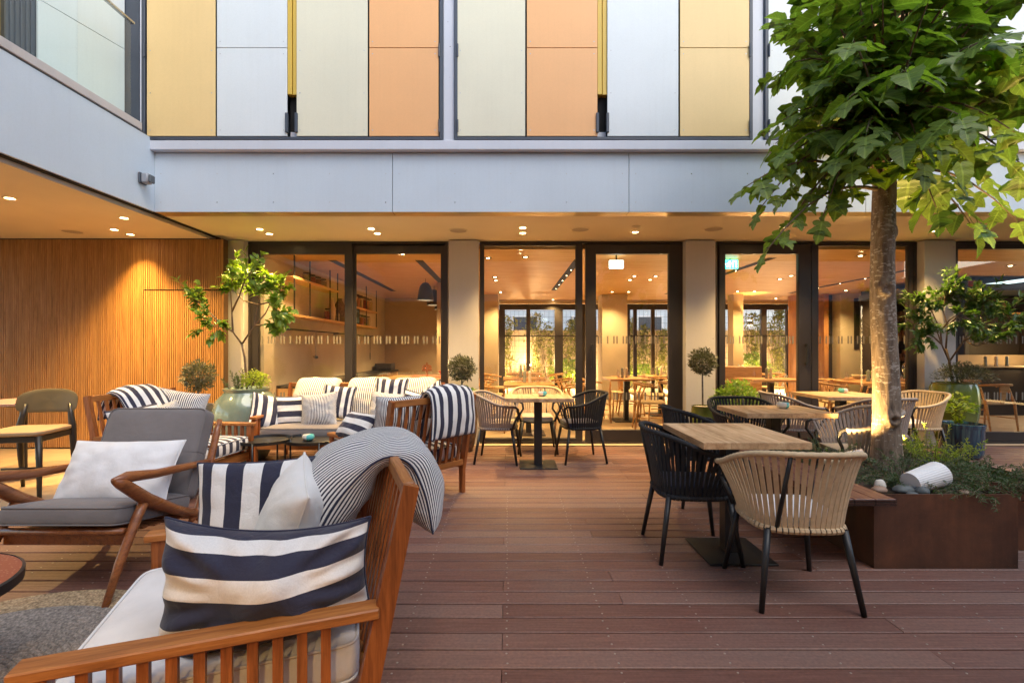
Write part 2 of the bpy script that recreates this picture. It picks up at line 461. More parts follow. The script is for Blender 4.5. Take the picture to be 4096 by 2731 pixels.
while y>-3.0:
    if y>0.9:
        x=-3.62; xe=min(9.5,xr(y)*1.02+0.6)
        L=rp.choice(list(PL)); x-=rp.random()*0.0
        first=True
        while x<xe:
            L=rp.choice([1.2,1.8,2.4,3.0,3.6,4.2] if first else [2.4,3.0,3.6,4.2]);first=False
            if x+L> -xr(y)-0.3:
                o=obj('plank',PL[L],deck,(x,y,rp.uniform(-0.0008,0.0008)))
                if y<4.2:
                    k=math.ceil(x/0.45)*0.45
                    while k<x+L:
                        for dy in (0.028,PITCH-0.034):
                            scr.lathe([(0.0046,0),(0.0046,0.0016),(0.0024,0.0022)],6,(k+rp.uniform(-.006,.006),y+dy+rp.uniform(-.003,.003),0.0002))
                        k+=0.45
            x+=L
    y-=PITCH
tag(scr.build('deck_screw',M['screw'],deck),kind='stuff')
back=MB().box(-9,12,-6,0.9,-0.044,-0.003)
tag(back.build('deck_rear',M['deck']),kind='structure')
tf=MB().box(-9,-3.625,-1,6.4,-0.04,0.0)
tag(tf.build('paved_floor',M['tanfloor']),kind='structure')
fi=MB().box(-3.6,12,6.42,18,-0.05,-0.002)
tag(fi.build('interior_floor',M['tanfloor']),kind='structure')

# ------------------------------------------------------------------ main building
ZC=2.70; YF=5.07; YC=6.35; YW=6.47
bld=tag(empty('hotel_building',(0,6,0)),'long courtyard building with coloured shutters above glazed restaurant doors','building')
def B(mb,name,mat,parent=None,**k):
    o=mb.build(name,mat,None,**k)
    o.parent=parent or bld
    if parent is None: o.matrix_parent_inverse=Matrix.Translation((0,-6,0))
    return o
B(MB().box(-3.79,-3.66,5.10,5.28,2.712,3.42),'corner_gap_block',M['blackrub'])  # black box added out of sight to close the bright corner gap
FX=[-3.700,-1.203,1.277,3.76,6.24,8.72]
scf=MB()
for a,b in zip(FX,FX[1:]):
    B(MB().cbox(a+0.003,b-0.003,YF,YF+0.02,2.70,3.315,0.001),'fascia_panel',M['fascia'])
    n=4
    for i in range(n+1):
        xx=a+0.07+(b-a-0.14)*i/n
        for z in (2.80,3.10):
            scf.add([(xx+0.006*cos(t*pi/3),YF-0.002,z+0.006*sin(t*pi/3)) for t in range(6)],[tuple(range(6))])
    B(MB().box(a+0.003,b-0.003,YF,YF+0.16,2.697,2.6995),'soffit_return',M['brass'])
B(MB().box(-3.695,9,YF+0.02,YF+0.3,2.705,3.32),'fascia_backing',M['blackrub'])
# ledge
B(MB().cbox(-3.72,9,5.00,5.14,3.322,3.425,0.008),'ledge_beam',M['ledge'],smooth='auto')
# upper wall behind the shutters
B(MB().box(-3.75,9,5.24,5.5,3.3,6.6),'upper_wall',M['slate'])
# shutter bays
YS=5.03
def X5(px): return (px-1165)*YS/1110
def bay(x0,x1,panels,gap):
    fr=MB()
    zb,zt=3.426,6.5
    for a,b in ((x0,x0+0.035),(x1-0.035,x1)):
        fr.cbox(a,b,YS-0.03,YS+0.06,zb,zt,0.004)
    fr.cbox(x0+0.035,x1-0.035,YS-0.03,YS+0.06,zb,zb+0.032,0.004)
    f=B(fr,'shutter_frame',M['slate'])
    def P(mb,name,mat):
        o=mb.build(name,mat);o.parent=f;return o
    for (a,b,mat,split,zl) in panels:
        segs=[(zb+0.04,4.375),(4.382,6.45)] if split else [(zb+0.04,6.45)]
        for z0,z1 in segs:
            P(MB().cbox(a,b,YS-0.025,YS-0.012,z0,z1,0.0015),'shutter_panel',M[mat])
            for xx in (a+0.035,b-0.035):
                zs=[z0+0.06,z1-0.06] if z1-z0<1 else [z0+0.06,z0+0.5,z0+1.0]
                if not split: zs=[z0+0.06,3.91,4.35,5.0]
                for z in zs:
                    scs.add([(xx+0.006*cos(t*pi/3),YS-0.027,z+0.006*sin(t*pi/3)) for t in range(6)],[tuple(range(6))])
        P(MB().box(a+0.01,b-0.01,YS-0.012,YS+0.02,zb+0.05,6.4),'shutter_stile',M['slate'])
    ga,gb=gap
    gm=(ga+gb)/2
    for q,(a,b) in enumerate(((ga+0.003,gm-0.004),(gm+0.004,gb-0.003))):
        P(MB().cbox(a,b,YS-0.02+q*0.01,YS+0.05,3.90,6.45,0.003),'shutter_post',M['yellow_metal'])
    P(MB().box(ga,gb,YS+0.055,YS+0.06,3.49,3.95),'shutter_recess',M['blackrub'])
    P(MB().box(ga+0.012,gb-0.006,YS+0.03,YS+0.05,3.462,3.53),'shutter_stop',M['ledge'])
    for sx,xx in ((-1,ga),(1,gb)):
        h=MB().cbox(xx-0.014,xx+0.014,YS-0.045,YS-0.01,3.50,3.70,0.003)
        for z in (3.55,3.6,3.65):
            pass
        hb=P(h,'hinge',M['slate'])
    for xx in (x0+0.036,x1-0.036):
        for z in (3.50,4.28):
            P(MB().tube([(xx,YS-0.04,z),(xx,YS-0.04,z+0.13)],0.009,8),'hinge',M['slate'])
scs=MB()
bay(X5(330),X5(1018),[(X5(342),X5(498),'yellow_panel',False,0),(X5(502),X5(662),'white_panel',True,0),
    (X5(684),X5(846),'cream_panel',False,0),(X5(850),X5(1008),'orange_panel',True,0)],(X5(662),X5(684)))
bay(X5(1044),X5(1726),[(X5(1050),X5(1206),'cream_panel',False,0),(X5(1210),X5(1371),'orange_panel',True,0),
    (X5(1394),X5(1556),'white_panel',False,0),(X5(1560),X5(1718),'yellow_panel',True,0)],(X5(1371),X5(1394)))
bay(X5(1754),X5(2440),[(X5(1762),X5(1916),'white_panel',False,0),(X5(1920),X5(2080),'orange_panel',True,0),
    (X5(2102),X5(2262),'cream_panel',False,0),(X5(2266),X5(2428),'white_panel',True,0)],(X5(2080),X5(2102)))
B(scs,'shutter_screw',M['steel'])['kind']='stuff'
B(scf,'fascia_screw',M['steel'])['kind']='stuff'
for a,b in ((X5(1018),X5(1044)),(X5(1726),X5(1754)),(X5(2440),X5(2470))):
    B(MB().cbox(a+0.002,b-0.002,5.03,5.24,3.426,6.6,0.004),'wall_post',M['post'])
# soffit ceiling over the terrace
cl=MB().box(-3.78,9,YF+0.16,6.60,2.702,2.80)
tag(cl.build('ceiling',M['plaster']),kind='structure')
# pillars
def X6(px,y=YC): return (px-1165)*y/1110
pil=[(512,560),(1031,1099),(1575,1643),(2123,2195)]
for a,b in pil:
    xa,xb=X6(a),X6(b)
    B(MB().cbox(xa,xb,YC,YC+0.13,0.004,2.685,0.002),'pillar',M['pillar'])
scp=MB()
for a,b in pil[1:]:
    for xx in (X6(a)+0.03,X6(b)-0.03):
        for z in (0.12,0.75,1.4,2.05,2.6):
            scp.add([(xx+0.006*cos(t*pi/3),YC-0.002,z+0.006*sin(t*pi/3)) for t in range(6)],[tuple(range(6))])
B(scp,'pillar_screw',M['steel'])['kind']='stuff'
def XW(px): return (px-1165)*YW/1110
# marking groups: fractions in a repeating pattern of bars
def markings(mb,x0,x1,z,y,ph=0):
    pat=[2,3,1,3,2,1,2,3,2,1,3,2]
    x=x0+0.03;i=ph;st=0.020;g=0.042
    while x<x1-0.02:
        for k in range(pat[i%len(pat)]):
            if x+st<x1-0.01: mb.quad((x,y,z-0.052),(x+st,y,z-0.052),(x+st,y,z+0.052),(x,y,z+0.052))
            x+=st+0.022
        x+=g;i+=1
def zW(py): return 1.27+(800-py)*YW/1110
def window(x0,x1,z0,z1,fl,frr,fb,ft,name='window',y0=YW,d=0.07,mark=True,ph=0):
    """frame with a pane; fl.. are the widths of its members"""
    m=MB()
    m.cbox(x0,x0+fl,y0,y0+d,z0,z1,0.003);m.cbox(x1-frr,x1,y0,y0+d,z0,z1,0.003)
    m.cbox(x0+fl,x1-frr,y0+0.001,y0+d-0.001,z0,z0+fb,0.003);m.cbox(x0+fl,x1-frr,y0+0.001,y0+d-0.001,z1-ft,z1,0.003)
    w=B(m,name,M['dark_frame'])
    g=MB().quad((x0+fl,y0+0.035,z0+fb),(x1-frr,y0+0.035,z0+fb),(x1-frr,y0+0.035,z1-ft),(x0+fl,y0+0.035,z1-ft)).build('glass_pane',M['glass']);g.parent=w
    bd=MB();t=0.006
    bd.box(x0+fl,x0+fl+t,y0+0.012,y0+0.034,z0+fb,z1-ft);bd.box(x1-frr-t,x1-frr,y0+0.012,y0+0.034,z0+fb,z1-ft)
    o=bd.build('glazing_bead',M['black']);o.parent=w
    if mark:
        for z in (1.385,0.63):
            mm=MB();markings(mm,x0+fl,x1-frr,z,y0+0.033,ph)
            o=mm.build('glass_marking',M['marking']);o.parent=w
    return w
zt=2.672
# outer frames as thin surrounds
def surround(x0,x1):
    m=MB();t=0.035
    m.box(x0,x0+t,YW-0.01,YW+0.10,0.002,zt+0.022);m.box(x1-t,x1,YW-0.01,YW+0.10,0.002,zt+0.022);m.box(x0+t,x1-t,YW-0.01,YW+0.10,zt,zt+0.022)
    m.box(x0+t,x1-t,YW-0.03,YW+0.10,0.002,0.03)
    B(m,'door_surround',M['dark_frame'])
surround(XW(571),XW(1029))
window(XW(577),XW(809),0.031,zt,XW(593)-XW(577),XW(809)-XW(792),0.11,XW(24)-XW(0),y0=YW,ph=2)
window(XW(808),XW(1026),0.031,zt-0.012,0.03,XW(1026)-XW(1012),0.11,0.11,y0=YW+0.05,ph=5)
surround(XW(1102),XW(1568))
window(XW(1104),XW(1338),0.031,zt,XW(1111)-XW(1104),XW(1338)-XW(1323),0.04,0.03,ph=1,mark=False)
wd=window(XW(1345),XW(1563),0.031,zt-0.01,XW(1368)-XW(1345),XW(1563)-XW(1536),0.15,0.13,name='glazed_door',y0=YW-0.01,ph=4)
def handle(par,x,z0,z1):
    h=MB();y=YW-0.06
    h.cbox(x-0.012,x+0.012,y,y+0.02,z0,z1,0.004);h.box(x-0.01,x+0.01,y+0.02,YW-0.01,z0,z0+0.03);h.box(x-0.01,x+0.01,y+0.02,YW-0.01,z1-0.03,z1)
    o=h.build('handle',M['black']);o.parent=par
handle(wd,XW(1359),1.01,1.33)
surround(XW(1645),XW(2104))
wd=window(XW(1647),XW(1862),0.031,zt-0.01,XW(1665)-XW(1647),XW(1862)-XW(1834),0.15,0.13,name='glazed_door',y0=YW-0.01,ph=7)
handle(wd,XW(1849),1.05,1.33)
window(XW(1864),XW(2100),0.031,zt,XW(1880)-XW(1864),XW(2100)-XW(2088),0.04,0.03,ph=9)
surround(XW(2192),XW(2700))
window(XW(2186),XW(2440),0.031,zt,XW(2196)-XW(2186),0.06,0.12,0.07,ph=3)
window(XW(2441),XW(2690),0.031,zt,0.06,0.06,0.12,0.07,ph=3)
# pale threshold strip
tag(MB().box(-3.5,9,6.32,6.46,0.0,0.003).build('threshold',plain('threshold_stone',(0.55,0.42,0.28),0.6)),kind='structure')

# ------------------------------------------------------------------ left wing
wing=tag(empty('side_wing',(-5,3,0)),'left side wing with glass balustrade above its white fascia','building')
def Wg(mb,name,mat,parent=None,**k):
    o=mb.build(name,mat,None,**k);o.parent=parent or wing
    if parent is None:o.matrix_parent_inverse=Matrix.Translation((5,-3,0))
    return o
XL=-3.695
Wg(MB().cbox(XL-0.02,XL,-3.0,YF-0.001,2.70,3.455,0.001),'fascia_panel',M['fascia'])
Wg(MB().box(XL-0.25,XL-0.021,-3,5.095,2.72,3.45),'fascia_backing',M['slate'])
Wg(MB().cbox(XL-0.20,XL+0.012,-3.0,4.88,3.470,3.545,0.004),'sill',M['sill'])
Wg(MB().box(XL-0.20,XL-0.003,-3.0,4.95,3.452,3.469),'sill_gap',M['slate'])
Wg(MB().box(-5.2,XL-0.2,-3.0,5.0,3.40,3.45),'balcony_floor',M['sill'])
gl=MB().quad((XL-0.04,-3.0,3.546),(XL-0.04,4.80,3.546),(XL-0.04,4.80,4.50),(XL-0.04,-3.0,4.50))
glo=Wg(gl,'balustrade_glass',M['bal_glass'])
Wg(MB().cbox(XL-0.06,XL-0.020,-3.0,4.83,4.501,4.522,0.003),'handrail',M['steel'])
# folding shutter leaves behind the balustrade
def leafpanel(x0,y0,x1,y1):
    m=MB();t=0.02
    d=Vector((x1-x0,y1-y0,0)).normalized();n=Vector((d.y,-d.x,0))
    for z0,z1 in ((3.50,4.345),(4.352,6.4)):
        a=Vector((x0,y0,0));b=Vector((x1,y1,0))
        m=MB()
        m.add([a+Vector((0,0,z0)),b+Vector((0,0,z0)),b+n*t+Vector((0,0,z0)),a+n*t+Vector((0,0,z0)),a+Vector((0,0,z1)),b+Vector((0,0,z1)),b+n*t+Vector((0,0,z1)),a+n*t+Vector((0,0,z1))],
              [(0,3,2,1),(4,5,6,7),(0,1,5,4),(1,2,6,5),(2,3,7,6),(3,0,4,7)])
        Wg(m,'shutter_panel',M['white_panel'])
leafpanel(-4.15,4.26,-3.96,4.985)
Wg(MB().box(-4.5,-4.17,4.25,5.2,3.46,6.5),'window_stack',M['slate'])
st=MB()
for i in range(6):
    st.cbox(-4.17+0.0,-4.155,4.0+i*0.045,4.03+i*0.045,3.46,6.4,0.002)
Wg(st,'shutter_rail',M['slate'])
Wg(MB().cbox(-4.18,-4.16,3.93,3.97,3.46,6.4,0.003),'curtain_edge',M['yellow_metal'])
Wg(MB().quad((-4.3,4.0,3.46),(-4.3,-3,3.46),(-4.3,-3,6.5),(-4.3,4.0,6.5)),'window_pane',M['glass'])
cu=MB();
def cur(u,v):
    yy=-2.8+6.7*u
    return (-4.55+0.035*sin(yy*28),yy,3.47+3.0*v)
cu.grid(cur,260,1)
M['curtain']=plain('grey_curtain',(0.30,0.36,0.42),0.8)
Wg(cu,'curtain',M['curtain'],smooth=True)
Wg(MB().box(-3.95,-3.80,4.99,5.05,3.46,6.6),'corner_mullion',M['slate'])
Wg(MB().cbox(-3.80,X5(330)-0.002,5.0,5.1,3.43,6.6,0.004),'corner_post',M['post'])
Wg(MB().box(-9,-5.3,-3,5.0,3.46,6.6),'rear_wall',M['slate'])
# ceiling of the left wing
zL=2.66
c=MB().box(-9,-3.78,-3.0,6.3,zL,zL+0.05)
tag(c.build('ceiling_left',M['plaster']),kind='structure')
Wg(MB().box(-3.779,-3.765,-3,6.35,zL-0.004,2.70),'track_lip',M['sill'])
Wg(MB().box(-3.764,-3.716,-3,6.35,2.690,2.698),'ceiling_track',M['blackrub'])
# linear air slot, ceiling left
v=MB()
for i in range(4):
    v.box(-4.9+0.03*i*0.9-0.0,-4.9+0.03*i*0.9+0.012,2.2,4.55,zL-0.003,zL-0.0005)
vent=v.build('air_slot',M['blackrub'])
tag(vent,'black slotted air outlet let into the left ceiling','air vent')
# slatted timber wall
YT=6.12
sw=empty('slat_wall');tag(sw,kind='structure')
MB().box(-9.0,-3.60,YT+0.022,YT+0.12,0.004,zL-0.001).build('wall_backing',M['slatback'],sw)
sm=MB().box(0,0.0185,0,0.018,0.02,zL-0.012).mesh('slat',M['slatwood'])
smt=MB().box(0,0.0185,0,0.018,2.017,zL-0.012).mesh('slat',M['slatwood'])
smd=MB().box(0,0.0185,0,0.018,0.02,2.0).mesh('slat',M['slatwood'])
xs=-3.622;i=0
xd=(327-1165)*YT/1110
while i<122:
    if xs>xd:
        obj('slat',smt,sw,(xs,YT,0));obj('slat',smd,sw,(xs,YT+(0.004),0))
    else: obj('slat',sm,sw,(xs,YT,0))
    xs-=0.0272;i+=1
MB().box(-9.0,xs,YT+0.004,YT+0.021,0.01,zL-0.012).build('slat_panel',M['slatwood'],sw)
MB().box(-9,-3.6,YT-0.002,YT+0.02,zL-0.011,zL-0.001).build('shadow_gap',M['blackrub'],sw)
# wall lamp at the fascia corner
wlamp=tag(empty('wall_lamp',(-3.69,4.88,2.98)),'small grey floodlight fixed on the left fascia near the corner','lamp')
MB().cbox(0.0,0.02,-0.05,0.05,-0.055,0.055,0.006).build('backplate',M['slate'],wlamp)
MB().cbox(0.02,0.09,-0.042,0.042,-0.05,0.05,0.012).build('housing',plain('grey_housing',(0.3,0.31,0.34),0.5),wlamp,smooth='auto')
MB().cbox(0.092,0.115,-0.036,0.036,-0.045,0.035,0.008).build('lens',plain('smoked_lens',(0.08,0.09,0.10),0.15),wlamp)

# ------------------------------------------------------------------ opposite building behind the camera
opp=tag(empty('opposite_building',(0,-4,0)),'pale building closing the courtyard behind the viewer','building')
def Op(mb,name,mat):
    o=mb.build(name,mat,opp);o.matrix_parent_inverse=Matrix.Translation((0,4,0));return o
Op(MB().box(-9,12,-1.62,-1.6,2.70,3.4),'fascia_panel',M['fascia'])
Op(MB().box(-9,12,-3.6,-3.4,0,2.7),'rear_wall',M['pillar'])
Op(MB().box(-9,12,-3.6,-1.6,3.42,6.0),'upper_wall',M['white_panel'])
oc=MB().box(-9,12,-3.4,-1.62,2.70,2.78);tag(oc.build('ceiling_rear',M['plaster']),kind='structure')

rwg=tag(empty('sky_block_wing',(13,1,0)),'unseen wing added at the far right, blocking sky from the glass reflections','building')  # unseen wing, added to keep bright sky out of the window reflections
def Rw(mb,name,mat):
    o=mb.build(name,mat,rwg);o.matrix_parent_inverse=Matrix.Translation((-13,-1,0));return o
Rw(MB().box(12.05,12.3,-3.4,4.9,0,2.69),'dark_wall',M['dark_frame'])
Rw(MB().box(12.0,12.3,-3.4,4.9,2.70,3.4),'fascia_panel',M['fascia'])
for k in range(5): Rw(MB().box(12.0,12.049,-3.3+k*1.7,-3.0+k*1.7,0,2.69),'pillar',M['pillar'])
# ------------------------------------------------------------------ recessed lamps
WARM=(1.0,0.63,0.22)
def lamp_mesh():
    a=MB().lathe([(0.052,0),(0.052,-0.006),(0.040,-0.008),(0.036,0.0)],20,cap=False).mesh('lamp_trim',M['plaster'],'auto')
    b=MB().lathe([(0.0001,-0.001),(0.034,-0.001)],20,cap=False).mesh('lamp_lens',M['lampglow'])
    return a,b
LT,LL=lamp_mesh()
def spot(name,par,energy,size,blend,color=WARM,rot=(0,0,0),loc=(0,0,-0.02),rad=0.03):
    d=bpy.data.lights.new(name,'SPOT');d.energy=energy;d.spot_size=radians(size);d.spot_blend=blend;d.color=color;d.shadow_soft_size=rad
    o=bpy.data.objects.new(name,d);COL.objects.link(o);o.parent=par;o.location=loc;o.rotation_euler=rot;return o
def downlight(x,y,z,label,e=60,size=95,blend=0.9,tilt=(0,0,0),on=True,group='recessed lamps in the terrace ceiling'):
    r=tag(empty('recessed_lamp',(x,y,z)),label,'lamp',group)
    obj('lamp_trim',LT,r)
    if on:
        obj('lamp_lens',LL,r);spot('lamp_light',r,e,size,blend,rot=tilt)
    return r
def XZ(px,py,z): 
    Y=(z-1.27)*1110/(800-py);return ((px-1165)*Y/1110,Y)
for px,py,lb in ((597,526,'front lamp of the pair above the pale glazed urn'),(619,537,'rear lamp of the pair above the pale glazed urn'),
              (853,525,'front lamp of the pair above the sofa'),(867,536,'rear lamp of the pair above the sofa'),
              (1201,523,'front lamp of the pair above the small table by the glass'),(1201,535,'rear lamp of the pair above the small table by the glass'),
              (1459,533,'single lit lamp in the ceiling before the glazed door'),
              (1783,537,'rear lamp beside the drooping tree branch'),(1800,520,'front lamp beside the drooping tree branch'),
              (2150,530,'recessed lamp in the ceiling behind the tree trunk')):
    x,y=XZ(px,py,2.70)
    downlight(x,y,2.70,'small round '+lb,e=56,size=104)
x,y=XZ(1461,520,2.70);downlight(x,y,2.70,'small unlit recessed lamp fitting before the glazed door',on=False)
for px,py,lb,ee,ss in ((23,455,'lone recessed lamp near the air slot in the left ceiling',140,130),(263,527,'left lamp of the pair before the slatted wall',85,95),(300,538,'right lamp of the pair before the slatted wall',70,88)):
    x,y=XZ(px,py,zL)
    downlight(x,y,zL,'small round '+lb,e=ee,size=ss,blend=1.0)
# made-up extra lamp, added to brighten the door in the slatted wall
xx,yy=-4.1,5.35
r=downlight(-4.08,5.15,zL,'added aimed lamp brightening the slatted wall door',e=55,size=62,blend=0.7,tilt=(radians(33),0,0))
# lamps over the deck under the opposite building, behind the viewer
for k,x in enumerate((-3.0,-1.6,-0.2,1.2,2.6,4.0)):
    downlight(x,-1.85,2.70,'recessed lamp in the rear ceiling behind the viewer, %s'%('nearest the left wing','second from the left wing','third from the left wing','third from the right','second from the right','farthest right')[k],e=(40,150,150,30,30,30)[k],size=130,group='recessed lamps behind the viewer')
# round ceiling speakers
for px,py,z,lb in ((167,532,zL,'in the left ceiling'),(1053,530,2.70,'above the first wide pillar'),(1333,527,2.70,'before the glazed door'),(1639,526,2.70,'above the second wide pillar')):
    x,y=XZ(px,py,z)
    s=tag(empty('ceiling_speaker',(x,y,z)),'flush round ceiling speaker '+lb,'speaker','ceiling speakers')
    MB().lathe([(0.115,0),(0.115,-0.005),(0.103,-0.006),(0.10,-0.002)],28,cap=False).build('speaker_rim',M['plaster'],s,'auto')
    MB().lathe([(0.0001,-0.0035),(0.10,-0.0035)],28,cap=False).build('grille',plain('grille_mesh',(0.42,0.36,0.28),0.7,bmp=0.4,bscale=900),s)
# ================================================================== furniture materials
M['teak']=wood('teak',lin(122,72,32),lin(164,102,50),lin(188,126,68),'x',1.4,0.42,rnd=0.12,bmp=0.12)
M['teaky']=wood('teak_y',lin(122,72,32),lin(164,102,50),lin(188,126,68),'y',1.4,0.42,rnd=0.12,bmp=0.12)
M['teakz']=wood('teak_z',lin(104,54,22),lin(146,82,38),lin(178,106,54),'z',1.4,0.42,rnd=0.12,bmp=0.12)
M['walnut']=wood('oiled_walnut',lin(104,58,30),lin(142,84,48),lin(168,108,64),'y',1.2,0.32,rnd=0.08,bmp=0.05,coat=0.15)
M['oak']=wood('oak_top',lin(160,126,92),lin(190,156,118),lin(212,182,146),'x',0.9,0.5,rnd=0.05,stretch=9,bmp=0.1)
M['oakin']=wood('oak_indoor',lin(150,104,60),lin(182,134,84),lin(204,158,106),'x',1.2,0.45,rnd=0.08,bmp=0.0)
M['navy']=cloth('navy_cloth',(0.028,0.030,0.060))
WHT=(0.78,0.76,0.74,1);NV=(0.033,0.034,0.062,1)
M['cream_cloth']=cloth('cream_cloth',(0.76,0.73,0.70))
M['white_cloth']=cloth('white_cloth',(0.78,0.77,0.78))
M['grey_cloth']=cloth('grey_cloth',(0.185,0.165,0.165))
M['taupe_cloth']=cloth('taupe_cloth',(0.36,0.31,0.26))
M['st_wide_v']=stripe('wide_stripe_v',NV,WHT,5.5,0.5,0,0.25)
M['st_wide_h']=stripe('wide_stripe_h',NV,WHT,4.0,0.5,1,0.5)
M['st_big_h']=stripe('broad_stripe_h',NV,WHT,3.9,0.53,1,0.62,0.006)
M['st_drape']=stripe('wide_stripe_drape',NV,WHT,7.5,0.5,0,0.3)
M['st_box']=stripe('wide_stripe_box',NV,WHT,9.0,0.5,0,0.0)
M['st_thin']=stripe('thin_stripe',NV,WHT,34,0.46,0,0,0.002)
M['st_thin_big']=stripe('thin_stripe_large',NV,WHT,40,0.46,0,0,0.003)
M['rope_black']=plain('rope_black',(0.013,0.014,0.018),0.85,var=0.2,scale=40,bmp=0.5,bscale=500)
M['rope_beige']=plain('rope_beige',(0.56,0.42,0.26),0.85,var=0.10,scale=40,bmp=0.5,bscale=500)
M['rope_taupe']=plain('rope_taupe',(0.30,0.25,0.22),0.85,var=0.10,scale=40,bmp=0.5,bscale=500)
M['terrazzo_pink']=None
def terr(name,base,chip):
    m,nt,b=newmat(name);tc=N(nt,'ShaderNodeTexCoord');v=N(nt,'ShaderNodeTexVoronoi',i_Scale=70.0);nt.links.new(tc.outputs['Object'],v.inputs[0])
    r=ramp(nt,[(0.18,chip),(0.30,base)],v.outputs['Distance'])
    nt.links.new(r.outputs[0],b.inputs['Base Color']);b.inputs['Roughness'].default_value=0.35;return m
M['terrazzo_pink']=terr('terrazzo_pink',(0.36,0.23,0.22),(0.62,0.50,0.48))
M['terrazzo_red']=terr('terrazzo_red',(0.30,0.060,0.045),(0.45,0.2,0.16))

def dirmat(n,up,loc):
    n=Vector(n).normalized();u=Vector(up);u=(u-n*u.dot(n)).normalized();x=u.cross(n)
    m=Matrix((x,u,n)).transposed().to_4x4();m.translation=Vector(loc);return m

def cushion(w,d,h,e1=0.28,e2=0.13,nu=64,nv=20,crown=0.0):
    def sg(v,e): return (abs(v)**e)*(1 if v>=0 else -1)
    m=MB()
    def fn(u,v):
        o=2*pi*u;e=-pi/2+pi*v
        ce=sg(cos(e),e1);x=w/2*ce*sg(cos(o),e2);y=d/2*ce*sg(sin(o),e2);z=h/2*sg(sin(e),0.42)
        if z>0:z+=crown*(1-(2*x/w)**2)*(1-(2*y/d)**2)
        return (x,y,z)
    m.grid(fn,nu,nv,closeu=False)
    m.uv=[(p[0]/w+.5,p[1]/d+.5) for p in m.v]
    return m
def loop_pts(w,d,z,e2=0.13,n=64,k=0.985):
    def sg(v,e): return (abs(v)**e)*(1 if v>=0 else -1)
    return [(w/2*k*sg(cos(2*pi*i/n),e2),d/2*k*sg(sin(2*pi*i/n),e2),z) for i in range(n+1)]
def cushion_obj(name,w,d,h,mat,parent,loc,rot=(0,0,0),pmat=None,crown=0.0,kind=None):
    c=cushion(w,d,h,crown=crown).build(name,mat,parent,smooth=True,loc=loc,rot=rot)
    p=MB();p.tube(loop_pts(w,d,h*0.36),0.0045,6,caps=False);p.tube(loop_pts(w,d,-h*0.36),0.0045,6,caps=False)
    q=p.build('piping',pmat or mat,c,smooth=True);q['kind']='stuff'
    return c
def pillow_mb(w,h,t,seed=0,path=None,n=34,pinch=0.07,sag=0.0,wr=1.0,fold=0.0,foldv=0.1,boxy=2.6,taper=0.0,bow=0.0):
    """soft cushion: x across, y up, z thick. path bends it along its height in the y-z plane"""
    m=MB();off=Vector((seed*7.3,seed*3.1,seed*1.7))
    plen=None
    if path:
        P=[Vector(p) for p in path];L=[0]
        for a,b in zip(P,P[1:]):L.append(L[-1]+(b-a).length)
        def at(s):
            s=max(0,min(1,s))*L[-1]
            for i in range(len(P)-1):
                if s<=L[i+1] or i==len(P)-2:
                    f=(s-L[i])/(L[i+1]-L[i])
                    # catmull
                    p0=P[max(i-1,0)];p1=P[i];p2=P[i+1];p3=P[min(i+2,len(P)-1)]
                    f2=f*f;f3=f2*f
                    pos=0.5*((2*p1)+(p2-p0)*f+(2*p0-5*p1+4*p2-p3)*f2+(3*p1-p0-p2*3+p3)*f3)
                    d=0.5*((p2-p0)+(2*p0-5*p1+4*p2-p3)*2*f+(3*p1-p0-p2*3+p3)*3*f2)
                    return pos,d.normalized()
    for side in (1,-1):
        def fn(a,b):
            u=sin(pi/2*(2*a-1));v=sin(pi/2*(2*b-1))
            th=((1-abs(u)**boxy)*(1-abs(v)**2.6))
            z=side*t/2*(max(th,0)**0.5)*(1-fold*math.exp(-((v-foldv)/0.28)**2))
            x=w/2*u*(1-pinch*(1-v*v));y=h/2*v*(1-pinch*(1-u*u))*(1-taper*u)-bow*(1-u*u)
            q=Vector((x*5,y*5,side*2))+off
            nz=noise.noise(q)*0.016+noise.noise(q*2.6)*0.009
            rad=sqrt(u*u+v*v)
            # creases running in from the corners
            nz+=0.006*sin(14*atan2(v,u)+seed)*max(0,rad-0.45)*wr
            z+=nz*(max(th,0)**0.3)*wr
            if sag: y-=sag*(1-v)*0.5*abs(u)
            if path:
                pos,d=at((v+1)/2)
                nrm=Vector((-d.y,d.x))
                p=pos+nrm*z
                return (x,p.x,p.y)
            return (x,y,z)
        m.grid(fn,n,n)
    k=(n+1)*(n+1)
    # weld the two sides along the edge by sharing positions: keep as built, the seams meet
    edge=[m.v[i] for i in range(n+1)]+[m.v[(j)*(n+1)+n] for j in range(1,n+1)]+[m.v[n*(n+1)+i] for i in range(n-1,-1,-1)]+[m.v[j*(n+1)] for j in range(n-1,-1,-1)]
    return m,edge
def pillow(name,label,w,h,t,mat,M4,seed=0,pmat=None,group=None,cat='pillow',pr=0.0045,**k):
    mb,edge=pillow_mb(w,h,t,seed,**k)
    # outward normals are oriented after welding
    import bmesh
    me=mb.mesh(name,mat,True,recalc=False)
    b=bmesh.new();b.from_mesh(me);bmesh.ops.remove_doubles(b,verts=b.verts[:],dist=1e-5);bmesh.ops.recalc_face_normals(b,faces=b.faces[:]);b.to_mesh(me);b.free()
    o=obj(name,me);o.matrix_world=M4
    tag(o,label,cat,group)
    p=MB();p.tube(edge,pr,6,caps=False);q=p.build('piping',pmat or mat,o,smooth=True)
    return o

